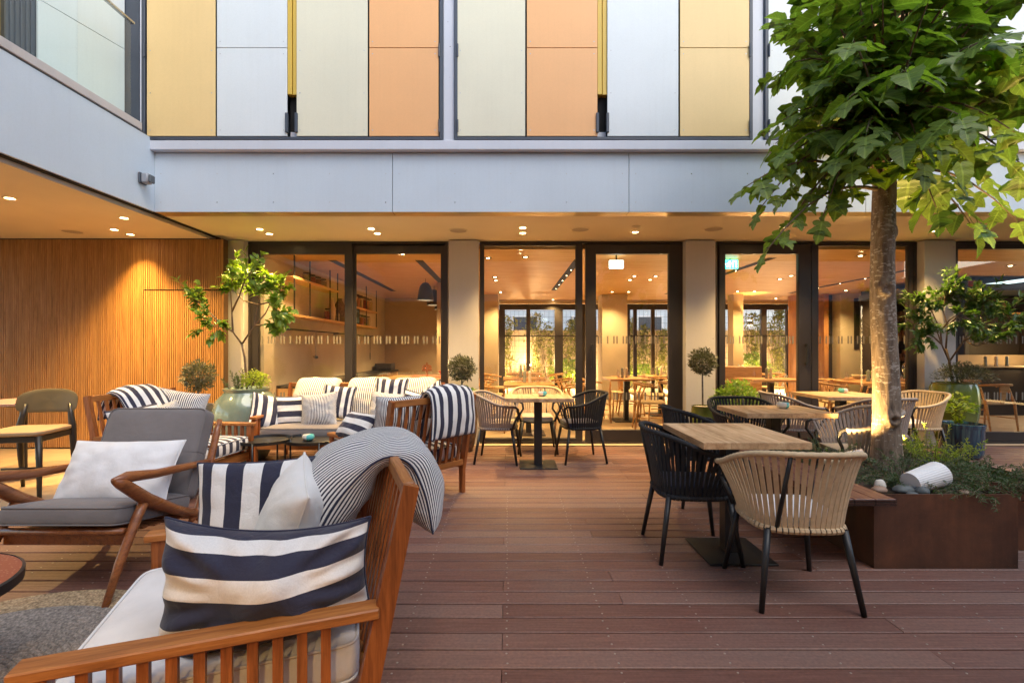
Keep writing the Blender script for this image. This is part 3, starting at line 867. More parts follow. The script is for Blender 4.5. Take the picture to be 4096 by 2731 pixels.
# ------------------------------------------------------------------ slatted teak armchair / sofa
def slat_seat(name,W,D,label,cat,loc,rz,cush='white_cloth',nslat=11,narm=9,group=None,armz=0.555,topz=0.885,cz=0.375):
    r=tag(empty(name,(loc[0],loc[1],0),rz),label,cat,group)
    hw=W/2
    yb=-D/2;yf=D/2
    def lean(z): return yb+0.03-0.115*max(0,(z-0.22))/0.66
    for s in (-1,1):
        x=s*hw
        MB().cbox(x-0.022,x+0.022,yf-0.05,yf,0.0,armz-0.03,0.003).build('leg',M['teakz'],r)
        # rear post: straight foot, leaning upper part, one board
        w=0.038;tk=0.033
        pts=[(lean(topz)-0.024,topz-0.012),(lean(topz)+0.020,topz),(lean(0.24)+0.052,0.24),(yb+0.075,0.0),(yb+0.030,0.0),(lean(0.24)-0.0,0.20)]
        MB().prism(pts,x-tk/2,x+tk/2,'yz').build('rear_post',M['teakz'],r)
        MB().cbox(x-0.033,x+0.033,lean(armz)+0.03,yf+0.02,armz-0.029,armz,0.004).build('armrest',M['teaky'],r)
        MB().cbox(x-0.013,x+0.013,yb+0.07,yf-0.051,0.215,0.28,0.003).build('side_rail',M['teaky'],r)
        a=MB().box(-0.011,0.011,-0.0125,0.0125,0.281,armz-0.030).mesh('arm_slat',M['teakz'])
        for i in range(narm):
            obj('arm_slat',a,r,(x,yb+0.14+(D-0.25)*i/(narm-1),0))
    MB().cbox(-hw+0.017,hw-0.017,lean(topz)-0.018,lean(topz)+0.016,topz-0.055,topz-0.004,0.004).build('top_rail',M['teak'],r)
    MB().cbox(-hw+0.017,hw-0.017,lean(0.28)-0.004,lean(0.28)+0.026,0.25,0.30,0.004).build('lower_back_rail',M['teak'],r)
    MB().cbox(-hw+0.023,hw-0.023,yf-0.046,yf-0.016,0.205,0.285,0.004).build('front_rail',M['teak'],r)
    p=Vector((0,lean(0.30)+0.011,0.301));q=Vector((0,lean(topz-0.055),topz-0.0555))
    bs=MB().bar(p,q,0.026,0.012,up=(0,1,0)).mesh('back_slat',M['teakz'])
    n=nslat
    for i in range(n):
        obj('back_slat',bs,r,(-hw+0.017+(W-0.034)*(i+1)/(n+1),0,0))
    # base slats that carry the cushion
    sl=MB().box(-hw+0.02,hw-0.02,-0.02,0.02,0.281,0.296).mesh('seat_slat',M['teak'])
    for i in range(7): obj('seat_slat',sl,r,(0,yb+0.13+(D-0.24)*i/6,0))
    cushion_obj('seat_cushion',W-0.075,D-0.03,0.145,M[cush],r,(0,0.03,cz),crown=0.012)
    return r

# F1 the near armchair
c1=slat_seat('slatted_armchair',0.84,0.78,'nearest teak armchair with slatted sides and a white seat cushion','armchair',(-0.87,1.62),radians(110),narm=10,nslat=11,group='teak armchairs with slatted sides')
T1=Matrix.Translation((-0.87,1.62,0))@Matrix.Rotation(radians(110),4,'Z')
def inT(T,loc,n,up):
    return T@dirmat(n,up,loc)
pillow('pillow','long navy and white broad striped pillow leaning on the nearest armrest',0.57,0.32,0.30,M['st_big_h'],inT(T1,(-0.235,-0.095,0.603),(-1,0.10,0.22),(0.22,-0.01,1)),1,pmat=M['navy'],n=48,pinch=0.07,taper=0.16,bow=0.030,wr=2.6)
pillow('pillow','broad striped square pillow standing against the far arm of the nearest chair',0.50,0.44,0.15,M['st_wide_v'],inT(T1,(0.285,-0.02,0.615),(-1,0.15,0.25),(0.22,0,1)),2,pmat=M['navy'],n=40)
pillow('pillow','plain cream pillow standing edge on inside the nearest chair',0.38,0.38,0.19,M['cream_cloth'],dirmat((-0.80,-0.42,0.26),(0.42,0.0,0.95),(-0.765,1.70,0.655)),3,n=40)
pillow('draped_cushion','big thin striped cushion folded over the back of the nearest chair',0.54,0.80,0.255,M['st_thin_big'],T1@Matrix.Translation((0.215,0,0)),4,n=60,pinch=0.05,fold=0.60,foldv=0.16,wr=1.3,boxy=4,
       path=[(-0.15,0.47),(-0.21,0.61),(-0.295,0.755),(-0.425,0.872),(-0.525,0.855),(-0.585,0.74),(-0.615,0.59)],cat='cushion',pmat=M['navy'],pr=0.004)

# F3 back left armchair
c3=slat_seat('slatted_armchair',0.84,0.78,'teak armchair with navy striped seat behind the grey lounge chair','armchair',(-2.90,4.30),radians(-98),cush='st_box',group='teak armchairs with slatted sides')
T3=Matrix.Translation((-2.90,4.30,0))@Matrix.Rotation(radians(-98),4,'Z')
pillow('draped_cushion','broad striped cushion draped over the back of the left armchair',0.50,0.62,0.12,M['st_drape'],T3@Matrix.Translation((0.0,0,0)),5,
       path=[(-0.20,0.56),(-0.30,0.74),(-0.40,0.865),(-0.50,0.875),(-0.56,0.76),(-0.57,0.66)],cat='cushion',pmat=M['navy'])
pillow('pillow','broad striped pillow low in the left armchair beside its near arm',0.42,0.36,0.14,M['st_wide_h'],inT(T3,(0.24,-0.20,0.60),(0.2,1,0.3),(0,-0.3,1)),6,pmat=M['navy'])
pillow('pillow','small thin striped pillow in the middle of the left armchair',0.40,0.34,0.13,M['st_thin'],inT(T3,(-0.0,-0.14,0.61),(0,1,0.35),(0.15,-0.3,1)),7)
pillow('pillow','thin striped pillow upright by the far arm of the left armchair',0.44,0.40,0.13,M['st_thin'],inT(T3,(-0.22,-0.20,0.67),(1,0.25,0.2),(-0.2,0.1,1)),8)

# F5 right armchair seen from behind
c5=slat_seat('slatted_armchair',0.84,0.78,'teak armchair turned away with a striped cushion over its back','armchair',(-0.93,4.19),radians(48.7),cush='st_box',group='teak armchairs with slatted sides')
T5=Matrix.Translation((-0.93,4.19,0))@Matrix.Rotation(radians(48.7),4,'Z')
pillow('draped_cushion','navy and white striped cushion hanging over the back of the turned armchair',0.47,0.66,0.10,M['st_drape'],T5@Matrix.Translation((0.115,0,0)),9,
       path=[(-0.36,0.70),(-0.41,0.84),(-0.47,0.925),(-0.545,0.90),(-0.57,0.76),(-0.565,0.56)],cat='cushion',pmat=M['navy'],pinch=0.03)
pillow('pillow','broad striped pillow resting on the left armrest of the turned armchair',0.42,0.28,0.17,M['st_wide_h'],inT(T5,(-0.345,0.12,0.612),(-0.95,0.0,0.75),(0.75,0,1)),10,pmat=M['navy'])
pillow('pillow','thin striped pillow inside the turned armchair behind its slats',0.46,0.46,0.16,M['st_thin'],inT(T5,(-0.13,-0.16,0.66),(0.1,1,0.2),(0,-0.2,1)),11)
pillow('pillow','broad striped pillow inside the turned armchair at its right',0.44,0.42,0.15,M['st_wide_v'],inT(T5,(0.20,-0.13,0.63),(-0.2,1,0.3),(0,-0.3,1)),12,pmat=M['navy'])

# F4 sofa by the glass
SX=-1.72;SY=5.47
c4=slat_seat('slatted_sofa',1.88,0.80,'long teak sofa with grey seat cushion under the left window','sofa',(SX,SY),pi,cush='grey_cloth',nslat=24,topz=0.855)
T4=Matrix.Translation((SX,SY,0))@Matrix.Rotation(pi,4,'Z')
for i,(dx,lb) in enumerate(((0.58,'left'),(-0.05,'middle'),(-0.60,'right'))):
    pillow('back_cushion','thin striped back cushion folded over the sofa rail, '+lb+' one of three',0.52,0.66,0.13,M['st_thin'],T4@Matrix.Translation((dx,0,0)),20+i,boxy=9,pinch=0.02,
       path=[(-0.20,0.46),(-0.26,0.60),(-0.34,0.75),(-0.44,0.848),(-0.53,0.84),(-0.565,0.74)],cat='cushion',group='thin striped back cushions of the sofa')
def sofap(px,py,Y,w,h,t,mat,label,seed,yaw=0,roll=0,lean=0.3,pm=None):
    x=(px-1165)*Y/1110;z=1.27+(800-py)*Y/1110
    n=Vector((sin(yaw),-cos(yaw),lean));up=Vector((sin(roll),lean*0.9,cos(roll)))
    pillow('pillow',label,w,h,t,mat,dirmat(n,up,(x,Y,z)),seed,pmat=pm)
sofap(620,948,5.34,0.42,0.40,0.14,M['st_wide_v'],'broad striped pillow at the left end of the sofa, turned sideways',30,yaw=0.85,roll=0.12,pm=M['navy'])
sofap(672,945,5.40,0.38,0.36,0.14,M['st_wide_h'],'pillow with level broad stripes, second from the left on the sofa',31,yaw=0.1,roll=-0.06,pm=M['navy'])
sofap(733,942,5.30,0.40,0.38,0.14,M['st_thin'],'square thin striped pillow in front left of the sofa',32,yaw=-0.05,roll=-0.10)
sofap(776,923,5.50,0.36,0.38,0.12,M['st_wide_v'],'broad striped upright pillow between the left and middle back cushions',33,yaw=0.1,roll=0.08,pm=M['navy'])
sofap(897,902,5.56,0.38,0.34,0.12,M['st_wide_v'],'broad striped pillow between the middle and right back cushions',34,yaw=-0.05,roll=0.04,pm=M['navy'])
sofap(886,938,5.36,0.36,0.36,0.13,M['st_thin'],'square thin striped pillow leaning right of the sofa middle',35,yaw=0.05,roll=0.10)
sofap(962,936,5.40,0.42,0.34,0.14,M['st_wide_h'],'broad striped pillow low on the right half of the sofa',36,yaw=-0.1,roll=0.25,pm=M['navy'])
sofap(992,914,5.50,0.36,0.30,0.12,M['st_wide_v'],'broad striped pillow at the right end of the sofa',37,yaw=-0.5,roll=-0.5,pm=M['navy'])
sofap(940,966,5.22,0.40,0.32,0.12,M['st_thin'],'thin striped pillow lying low at the right of the sofa',38,yaw=-0.1,roll=0.1,lean=0.6)

# ------------------------------------------------------------------ grey lounge chair with Z shaped sides
lc=tag(empty('lounge_chair',(-2.29,2.9,0)),'walnut lounge chair with Z shaped sides and dark grey cushions','armchair')
def zside(x):
    w=M['walnut']
    sx=1 if x>0 else -1
    # arm, tip, diagonal as one swept piece
    arm=[(x,0.44,0.775-0.04),(x,0.27,0.527),(x,0.05,0.548),(x,-0.20,0.575),(x,-0.40,0.612),(x,-0.475,0.622)]
    MB().tube(arm[1:],[0.019,0.021,0.023,0.025,0.024,0.018],12,sq=0.85).build('armrest',w,lc,smooth=True) if False else None
    MB().tube([(x,0.30,0.525),(x,0.05,0.548),(x,-0.20,0.572),(x,-0.40,0.606),(x,-0.49,0.612)],[0.019,0.022,0.025,0.029,0.012],14).build('armrest',w,lc,smooth=True)
    MB().tube([(x,-0.485,0.608),(x,-0.44,0.585),(x,-0.33,0.500),(x,-0.26,0.445),(x,-0.05,0.325),(x,0.17,0.215)],[0.014,0.030,0.034,0.036,0.028,0.024],14).build('diagonal_brace',w,lc,smooth=True)
    MB().tube([(x,-0.27,0.46),(x,-0.33,0.38),(x,-0.45,0.18),(x,-0.54,0.0)],[0.026,0.025,0.022,0.016],14).build('front_leg',w,lc,smooth=True)
    MB().tube([(x,0.10,0.20),(x,0.17,0.225),(x,0.24,0.36),(x,0.30,0.53),(x,0.37,0.70),(x,0.405,0.785)],[0.015,0.026,0.026,0.024,0.022,0.016],14).build('rear_post',w,lc,smooth=True)
    MB().tube([(x,0.14,0.24),(x,0.24,0.14),(x,0.36,0.0)],[0.024,0.021,0.015],14).build('rear_leg',w,lc,smooth=True)
zside(0.325);zside(-0.365)
MB().tube([(-0.36,-0.40,0.325),(0.31,-0.40,0.325)],0.022,12,sq=0.8).build('front_rail',M['walnut'],lc,smooth=True)
MB().cbox(-0.345,0.305,-0.375,-0.345,0.245,0.300,0.004).build('front_apron',M['walnut'],lc)
MB().cbox(-0.35,0.31,0.14,0.17,0.20,0.26,0.004).build('rear_rail',M['walnut'],lc)
for k in range(5):
    zz=0.36+k*0.085;yy=0.235+(zz-0.36)*0.40
    MB().tube([(-0.36,yy,zz),(0.32,yy,zz)],0.009,8).build('back_rod',M['walnut'],lc,smooth=True)
for k in range(6):
    yy=-0.33+k*0.09
    MB().box(-0.34,0.30,yy-0.018,yy+0.018,0.300-0.0-k*0.016,0.309-k*0.016).build('seat_slat',M['walnut'],lc)
cushion_obj('seat_cushion',0.64,0.60,0.115,M['grey_cloth'],lc,(-0.018,-0.135,0.358),(radians(-10),0,0),crown=0.01)
cushion_obj('back_cushion',0.645,0.58,0.125,M['grey_cloth'],lc,(-0.018,0.245,0.590),(radians(68),0,0),crown=0.01)
pillow('pillow','white rectangular pillow leaning in the grey lounge chair',0.62,0.40,0.21,M['white_cloth'],dirmat((0.10,-1,0.62),(-0.05,0.62,1),(-2.29,2.86,0.535)),40,n=44,pinch=0.06,wr=1.1)

# ------------------------------------------------------------------ rope tub chair
def sgp(v,e): return (abs(v)**e)*(1 if v>=0 else -1)
AM=radians(126)
def rim(a):
    c=cos(a)
    y=-c*(0.285 if c>0 else 0.38)
    x=0.325*sgp(sin(a),0.75)
    t=(c-cos(AM))/(1-cos(AM));t=t*t*(3-2*t)
    return Vector((x,y,0.635+0.135*t))
def ring0(a):
    return Vector((0.212*sgp(sin(a),0.55),-0.205*sgp(cos(a),0.55),0.385))
_T=[-AM*0.985+2*AM*0.985*i/400 for i in range(401)]
def _cum(f):
    L=[0]
    for a,b in zip(_T,_T[1:]):L.append(L[-1]+(f(b)-f(a)).length)
    return [l/L[-1] for l in L]
_CR=_cum(rim);_C0=_cum(ring0)
def _inv(C,u):
    import bisect
    i=min(399,max(0,bisect.bisect_left(C,u)-1));d=C[i+1]-C[i]
    return _T[i]+(_T[i+1]-_T[i])*((u-C[i])/d if d>1e-9 else 0)
def ring(a):
    """point of the seat ring that belongs to the rim point at angle a, by arc length"""
    if abs(a)>AM*0.985: return ring0(a)
    import bisect
    i=min(399,int((a+AM*0.985)/(2*AM*0.985)*400));f=(a-_T[i])/(_T[1]-_T[0]);u=_CR[i]+(_CR[i+1]-_CR[i])*f if i<400 else 1
    return ring0(_inv(_C0,u))
def rim_at(u): return _inv(_CR,u)
def rope_chair(kind,cush):
    rope=M['rope_'+kind];r=empty('rope_chair')
    n=72
    MB().tube([ring0(2*pi*i/48) for i in range(49)],0.0135,8,caps=False).build('seat_ring',M['black'],r,smooth=True)
    MB().box(-0.19,0.19,-0.19,0.19,0.380,0.392).build('seat_pan',M['black'],r)
    # wound rim: rope turns are real ridges
    pts=[];rs=[]
    for i in range(n*2+1):
        a=-AM*0.985+2*AM*0.985*i/(n*2);pts.append(rim(a));rs.append(0.0155 if i%3 else 0.0135)
    MB().tube(pts,rs,10).build('rim',rope,r,smooth=True)
    for s in (-1,1):
        e=rim(s*AM);b=Vector((s*0.205,0.185,0.39));d=rim(s*AM*0.97)
        MB().tube([d,e,e+Vector((s*-0.002,0.028,-0.02)),e+Vector((-s*0.012,0.038,-0.08)),(e+b)/2+Vector((0,0.018,-0.02)),b],[0.013,0.0135,0.0135,0.013,0.0125,0.012],10).build('arm_tube',M['black'],r,smooth=True)
        for t in (-1,1):
            MB().tube([(s*0.180,t*0.175,0.385),(s*0.236,t*0.236,0.0)],[0.0175,0.0125],12).build('leg',M['black'],r,smooth=True)
    MB().tube([rim(radians(-15)),ring0(radians(-30))],0.0105,8).build('back_post',M['black'],r,smooth=True)
    ns=42
    for i in range(ns):
        f=(i+0.5)/ns
        a=rim_at(f)
        p=rim(a);q=ring(a)
        out=Vector((p.x,p.y,0)).normalized()
        tang=(rim(a+0.02)-rim(a-0.02)).normalized()
        w=0.0105 if kind!='black' else 0.0095
        m=MB();vs=[]
        K=5
        for k in range(K):
            t=k/(K-1);c=p.lerp(q,t)+out*0.010*sin(pi*t)*-1
            if k==0:c+=Vector((0,0,0.004))
            tg=tang.lerp((ring(a+0.02)-ring(a-0.02)).normalized(),t).normalized()
            o=out*0.0022
            vs+= [c-tg*w-o,c+tg*w-o,c+tg*w+o,c-tg*w+o]
        fs=[]
        for k in range(K-1):
            for e_ in range(4):
                fs.append((k*4+e_,k*4+(e_+1)%4,k*4+4+(e_+1)%4,k*4+4+e_))
        m.add(vs,fs);m.build('strap',rope,r)
    # bottom winding
    wd=MB()
    for i in range(ns):
        a=rim_at((i+0.5)/ns)
        c=ring(a);tg=(ring(a+0.02)-ring(a-0.02)).normalized()
        wd.tube([c-tg*0.010,c+tg*0.010],0.0175,8)
    wd.build('ring_winding',rope,r,smooth='auto')['kind']='stuff'
    cushion_obj('seat_cushion',0.375,0.375,0.055,M[cush],r,(0,0.01,0.422),crown=0.008)
    return r
RCG='woven rope tub chairs around the terrace tables'
protos={}
def put_chair(kind,cush,x,y,rz,label):
    k=(kind,cush)
    if k not in protos: o=protos[k]=rope_chair(kind,cush)
    else: o=copy_tree(protos[k])
    o.location=(x,y,0);o.rotation_euler=(0,0,rz)
    tag(o,label,'chair',RCG);return o
rd=radians
put_chair('beige','white_cloth',1.475,2.545,rd(-4),'beige rope chair in the foreground, back towards the viewer')
put_chair('black','navy',1.150,3.06,rd(-93),'black rope chair at the left of the nearest oak table')
put_chair('black','navy',1.62,4.08,rd(-88),'black rope chair left of the middle oak table, mostly hidden by the nearest table')
put_chair('black','navy',2.30,4.68,rd(182),'black rope chair behind the middle oak table in front of the leafy bush')
put_chair('taupe','taupe_cloth',2.90,4.03,rd(82),'taupe rope chair with open front beside the tree planter')
put_chair('taupe','taupe_cloth',3.17,5.42,rd(-95),'taupe rope chair left of the rear oak table')
put_chair('taupe','taupe_cloth',3.83,5.02,rd(6),'taupe rope chair behind the tree trunk, back towards the viewer')
put_chair('beige','white_cloth',4.60,5.50,rd(95),'beige rope chair right of the tree trunk near the pillar')
put_chair('taupe','taupe_cloth',-0.10,5.50,rd(-97),'taupe rope chair at the left of the small table by the glass')
put_chair('beige','taupe_cloth',0.37,6.02,rd(180),'beige rope chair between the small table and the window')
put_chair('black','navy',0.835,5.53,rd(98),'black rope chair at the right of the small table by the glass')

# ------------------------------------------------------------------ oak tables
def oak_table(x,y,w,d,label,rz=0):
    r=tag(empty('oak_table',(x,y,0),rz),label,'table','square oak terrace tables')
    n=4
    for i in range(n):
        a=-w/2+w*i/n;b=-w/2+w*(i+1)/n
        o=MB().cbox(a+0.0002,b-0.0002,-d/2,d/2,0.712,0.75,0.0012).build('board',M['oaky'],r)
    MB().box(-w/2+0.1,w/2-0.1,-d/2+0.1,d/2-0.1,0.700,0.711).build('top_plate',M['black'],r)
    MB().cbox(-0.042,0.042,-0.042,0.042,0.012,0.700,0.003).build('column',M['black'],r)
    MB().cbox(-0.20,0.20,-0.20,0.20,0.001,0.012,0.002).build('base_plate',M['black'],r)
    return r
M['oaky']=wood('oak_top_y',lin(150,114,80),lin(186,150,112),lin(210,178,142),'y',0.9,0.48,rnd=0.07,stretch=8,bmp=0.08)
oak_table(1.385,3.02,0.60,0.70,'nearest oak table on a black column, nothing on it')
oak_table(2.285,4.15,0.73,0.56,'middle oak table with a glazed bowl, beside the planter')
oak_table(3.80,5.51,0.73,0.68,'rear oak table with a bowl, partly behind the tree trunk')
oak_table(0.335,5.27,0.72,0.50,'small oak table standing in front of the central window')

# glazed bowls
def bowlmat():
    m,nt,b=newmat('bowl_glaze');tc=N(nt,'ShaderNodeTexCoord');se=N(nt,'ShaderNodeSeparateXYZ');nt.links.new(tc.outputs['Object'],se.inputs[0])
    no=N(nt,'ShaderNodeTexNoise',i_Scale=14.0);nt.links.new(tc.outputs['Object'],no.inputs[0])
    a=N(nt,'ShaderNodeMath',operation='MULTIPLY_ADD');nt.links.new(no.outputs[0],a.inputs[0]);a.inputs[1].default_value=0.02;nt.links.new(se.outputs[0],a.inputs[2])
    r=ramp(nt,[(0.012,(0.72,0.68,0.60)),(0.020,(0.12,0.50,0.50))],a.outputs[0]);nt.links.new(r.outputs[0],b.inputs['Base Color'])
    b.inputs['Roughness'].default_value=0.12;return m
M['bowl']=bowlmat();M['bowl_in']=plain('bowl_inside',(0.06,0.36,0.40),0.15)
def bowl(x,y,z,label,s=1.0,rz=0):
    r=tag(empty('glazed_bowl',(x,y,z),rz),label,'bowl','small two tone glazed bowls')
    MB().lathe([(0.028*s,0.0008),(0.045*s,0.012*s),(0.052*s,0.028*s),(0.048*s,0.045*s),(0.044*s,0.052*s),(0.041*s,0.0525*s)],28,cap=True).build('bowl_body',M['bowl'],r,smooth='auto')
    MB().lathe([(0.0405*s,0.0535*s),(0.044*s,0.03*s),(0.03*s,0.014*s),(0.0001,0.013*s)],28,cap=False).build('bowl_inside',M['bowl_in'],r,smooth=True)
bowl(0.385,5.28,0.75,'turquoise and cream bowl on the small table by the window')
bowl(2.395,4.20,0.75,'cream bowl with a turquoise side on the middle oak table')
bowl(3.93,5.66,0.75,'pale bowl on the rear oak table behind the trunk',1.0,2.9)
# ------------------------------------------------------------------ black tray tables
def tray(x,y,z,r,label,n=3,ph=0.0,cross=False):
    t=tag(empty('tray_table',(x,y,0)),label,'side table','round black tray tables')
    MB().lathe([(r,z),(r+0.004,z+0.028),(r,z+0.030),(r-0.006,z+0.006),(0.0001,z+0.006)],48,cap=False).build('tray_top',M['tray'],t,smooth='auto')
    MB().lathe([(0.0001,z-0.002),(r,z-0.001)],48,cap=False).build('tray_underside',M['tray'],t)
    feet=[]
    for k in range(n):
        a=ph+2*pi*k/n
        p=((r+0.006)*cos(a),(r+0.006)*sin(a))
        MB().tube([(p[0],p[1],0.0),(p[0],p[1],z+0.022)],0.0085,8).build('leg',M['tray'],t,smooth=True)
        feet.append(p)
    for k in range(n):
        MB().tube([(feet[k][0],feet[k][1],0.008),(0,0,0.008)],0.007,6).build('floor_bar',M['tray'],t,smooth=True)
    return t
M['tray']=plain('tray_black',(0.014,0.014,0.015),0.38)
tray(-2.33,4.66,0.375,0.235,'smaller round black tray table at the left, nothing on it',4,radians(0))
tray(-1.93,4.86,0.350,0.30,'larger round black tray table carrying a turquoise and white bowl',3,radians(-62))
bowl(-1.975,4.80,0.357,'white and turquoise bowl on the black tray table',1.15)

# ------------------------------------------------------------------ jute rugs: concentric braids
def rug(x,y,rad,label,rings,outer=0.0,mat='jute',mat2='jute2'):
    r=tag(empty('round_rug',(x,y,0)),label,'rug','round braided jute rugs')
    w=rad/rings
    for i in range(rings):
        r0=i*w;r1=(i+1)*w
        prof=[(max(r0,0.0005),0.004),(r0+w*0.2,0.010),(r0+w*0.5,0.013),(r0+w*0.8,0.010),(r1,0.004)]
        if i==0: prof=[(0.0005,0.012),(r0+w*0.5,0.013),(r0+w*0.8,0.010),(r1,0.004)]
        if i==rings-1: prof.append((r1+0.003,0.0005))
        MB().lathe(prof,96,cap=False).build('braid',M[mat] if r1<rad-outer else M[mat2],r,smooth=True)
def jute(name,c1,c2):
    m,nt,b=newmat(name);tc=N(nt,'ShaderNodeTexCoord')
    n=N(nt,'ShaderNodeTexNoise',i_Scale=60.0,i_Detail=6.0,i_Roughness=0.7);nt.links.new(tc.outputs['Object'],n.inputs[0])
    v=N(nt,'ShaderNodeTexVoronoi',i_Scale=85.0);nt.links.new(tc.outputs['Object'],v.inputs[0])
    ad=N(nt,'ShaderNodeMath',operation='MULTIPLY');nt.links.new(n.outputs[0],ad.inputs[0]);
    mr=N(nt,'ShaderNodeMapRange');nt.links.new(v.outputs['Distance'],mr.inputs[0]);mr.inputs[1].default_value=0;mr.inputs[2].default_value=0.9;mr.inputs[3].default_value=1.25;mr.inputs[4].default_value=0.55
    nt.links.new(mr.outputs[0],ad.inputs[1])
    r=ramp(nt,[(0.25,c1),(0.62,c2)],ad.outputs[0]);nt.links.new(r.outputs[0],b.inputs['Base Color']);b.inputs['Roughness'].default_value=0.95
    bump(nt,b,ad.outputs[0],0.9,0.01);return m
M['jute']=jute('jute_grey',(0.15,0.13,0.115),(0.42,0.36,0.315))
M['jute2']=jute('jute_tan',(0.22,0.15,0.085),(0.60,0.44,0.27))
rug(-2.10,1.74,0.80,'round jute rug with a grey middle under the lounge chair',30,outer=0.15)
rug(-1.75,4.50,0.82,'round tan jute rug under the tray tables',26,outer=2.0,mat='jute2')

# ------------------------------------------------------------------ terrazzo tables, dining chair
t=tag(empty('terrazzo_table',(-4.86,4.86,0)),'round pink terrazzo table on a dark pedestal at the left edge','table')
MB().lathe([(0.0001,0.722),(0.345,0.722),(0.35,0.727),(0.35,0.745),(0.345,0.75),(0.0001,0.75)],64,cap=False).build('table_top',M['terrazzo_pink'],t,smooth='auto')
MB().lathe([(0.0001,0.70),(0.16,0.70),(0.18,0.72)],32,cap=False).build('top_plate',M['black'],t)
MB().lathe([(0.03,0.01),(0.03,0.70)],20).build('column',M['black'],t,smooth='auto')
MB().lathe([(0.24,0.0),(0.24,0.01),(0.03,0.018)],40).build('base_disc',M['black'],t,smooth='auto')
t=tag(empty('coffee_table',(-2.075,1.62,0)),'low red terrazzo table with a black rim at the bottom left edge','side table')
MB().lathe([(0.0001,0.449),(0.318,0.449)],64,cap=False).build('table_top',M['terrazzo_red'],t)
MB().lathe([(0.318,0.41),(0.326,0.412),(0.328,0.448),(0.319,0.452),(0.318,0.41)],64,cap=False).build('rim_band',M['black'],t,smooth='auto')
for a in (0.5,2.6,4.7):
    MB().tube([(0.22*cos(a),0.22*sin(a),0.0),(0.16*cos(a),0.16*sin(a),0.415)],0.011,8).build('leg',M['black'],t,smooth=True)

M['blackwood']=plain('black_stained_wood',(0.022,0.019,0.017),0.42,var=0.2,bmp=0.05)
M['olive_ply']=plain('olive_ply',(0.105,0.085,0.048),0.5,var=0.08)
M['tan_leather']=plain('tan_seat',(0.34,0.24,0.14),0.6,var=0.08,bmp=0.15,bscale=300)
dc=tag(empty('dining_chair',(-4.19,4.24,0),radians(191)),'dark wooden dining chair with an oval olive backrest and tan seat','chair')
for s in (-1,1):
    MB().tube([(s*0.20,0.20,0.53),(s*0.215,0.215,0.26),(s*0.225,0.23,0.0)],[0.026,0.021,0.015],10).build('leg',M['blackwood'],dc,smooth=True)
    MB().tube([(s*0.175,-0.225,0.76),(s*0.19,-0.21,0.66),(s*0.208,-0.20,0.56),(s*0.21,-0.215,0.28),(s*0.225,-0.265,0.0)],[0.018,0.023,0.028,0.022,0.015],10).build('leg',M['blackwood'],dc,smooth=True)
    MB().cbox(s*0.20-0.012,s*0.20+0.012,-0.19,0.19,0.48,0.53,0.003).build('side_apron',M['blackwood'],dc)
MB().cbox(-0.19,0.19,0.188,0.212,0.48,0.53,0.003).build('front_apron',M['blackwood'],dc)
MB().cbox(-0.19,0.19,-0.212,-0.188,0.48,0.53,0.003).build('rear_apron',M['blackwood'],dc)
MB().tube([(-0.21,0.0,0.22),(0.21,0.0,0.22)],0.010,6).build('stretcher',M['blackwood'],dc,smooth=True)
cushion(0.47,0.46,0.05,e1=0.4,e2=0.35).build('seat',M['tan_leather'],dc,smooth=True,loc=(0,0.02,0.555))
bk=MB()
nA=40
def ov(i,k):
    a=2*pi*i/nA;x=0.245*sgp(cos(a),0.62)*k;z=0.108*sgp(sin(a),0.62)*k
    return (x,-0.262+0.9*x*x-0.18*z,0.79+z-(0.02*(x/0.25)**2))
rings=[0.0,0.35,0.7,0.93,1.0]
for off in (0.008,-0.008):
    vs=[];fs=[]
    for k in rings:
        for i in range(nA):
            p=ov(i,max(k,0.001));q=off*(1 if k<1 else 0.35);vs.append((p[0],p[1]+q,p[2]))
    for j in range(len(rings)-1):
        for i in range(nA):fs.append((j*nA+i,j*nA+(i+1)%nA,(j+1)*nA+(i+1)%nA,(j+1)*nA+i))
    bk.add(vs,fs)
k0=(len(rings)-1)*nA;k1=k0+len(rings)*nA
bk.f+=[(k0+i,k0+(i+1)%nA,k1+(i+1)%nA,k1+i) for i in range(nA)]
bk.build('backrest',M['olive_ply'],dc,smooth='auto')

# ------------------------------------------------------------------ leaves
def leaf_flat(mb,p,d,up,l,w,curl=0.15,n=3):
    """simple pointed leaf, folded a little along its midrib"""
    d=d.normalized();s=d.cross(up)
    if s.length<1e-3:s=d.cross(Vector((1,0,0)))
    s.normalize();u=s.cross(d).normalized()
    a=p;b=p+d*l*0.35-u*l*curl*0.2;c=p+d*l*0.7-u*l*curl*0.6;e=p+d*l-u*l*curl*1.3
    f=w*0.5
    vs=[a,b+s*f+u*w*.18,b,b-s*f+u*w*.18,c+s*f*.8+u*w*.12,c,c-s*f*.8+u*w*.12,e]
    mb.add(vs,[(0,1,2),(0,2,3),(1,4,5,2),(2,5,6,3),(4,7,5),(5,7,6)],
           [(0,0),(.5,.35),(0,.35),(.5,.35),(.4,.7),(0,.7),(.4,.7),(0,1)])
def rdir(r,zmin=-1):
    while True:
        v=Vector((r.uniform(-1,1),r.uniform(-1,1),r.uniform(-1,1)))
        if 0.05<v.length<1 and v.normalized().z>=zmin:return v.normalized()
M['leaf_olive']=leafmat('leaf_olive',(0.022,0.025,0.015),(0.115,0.115,0.075),0.5,0.15)
M['leaf_lemon']=leafmat('leaf_lemon',(0.06,0.12,0.018),(0.22,0.32,0.05),0.35,0.3)
M['leaf_herb']=leafmat('leaf_herb',(0.05,0.09,0.015),(0.30,0.36,0.05),0.5,0.35)
M['leaf_bush']=leafmat('leaf_bush',(0.06,0.12,0.02),(0.24,0.34,0.08),0.45,0.3)
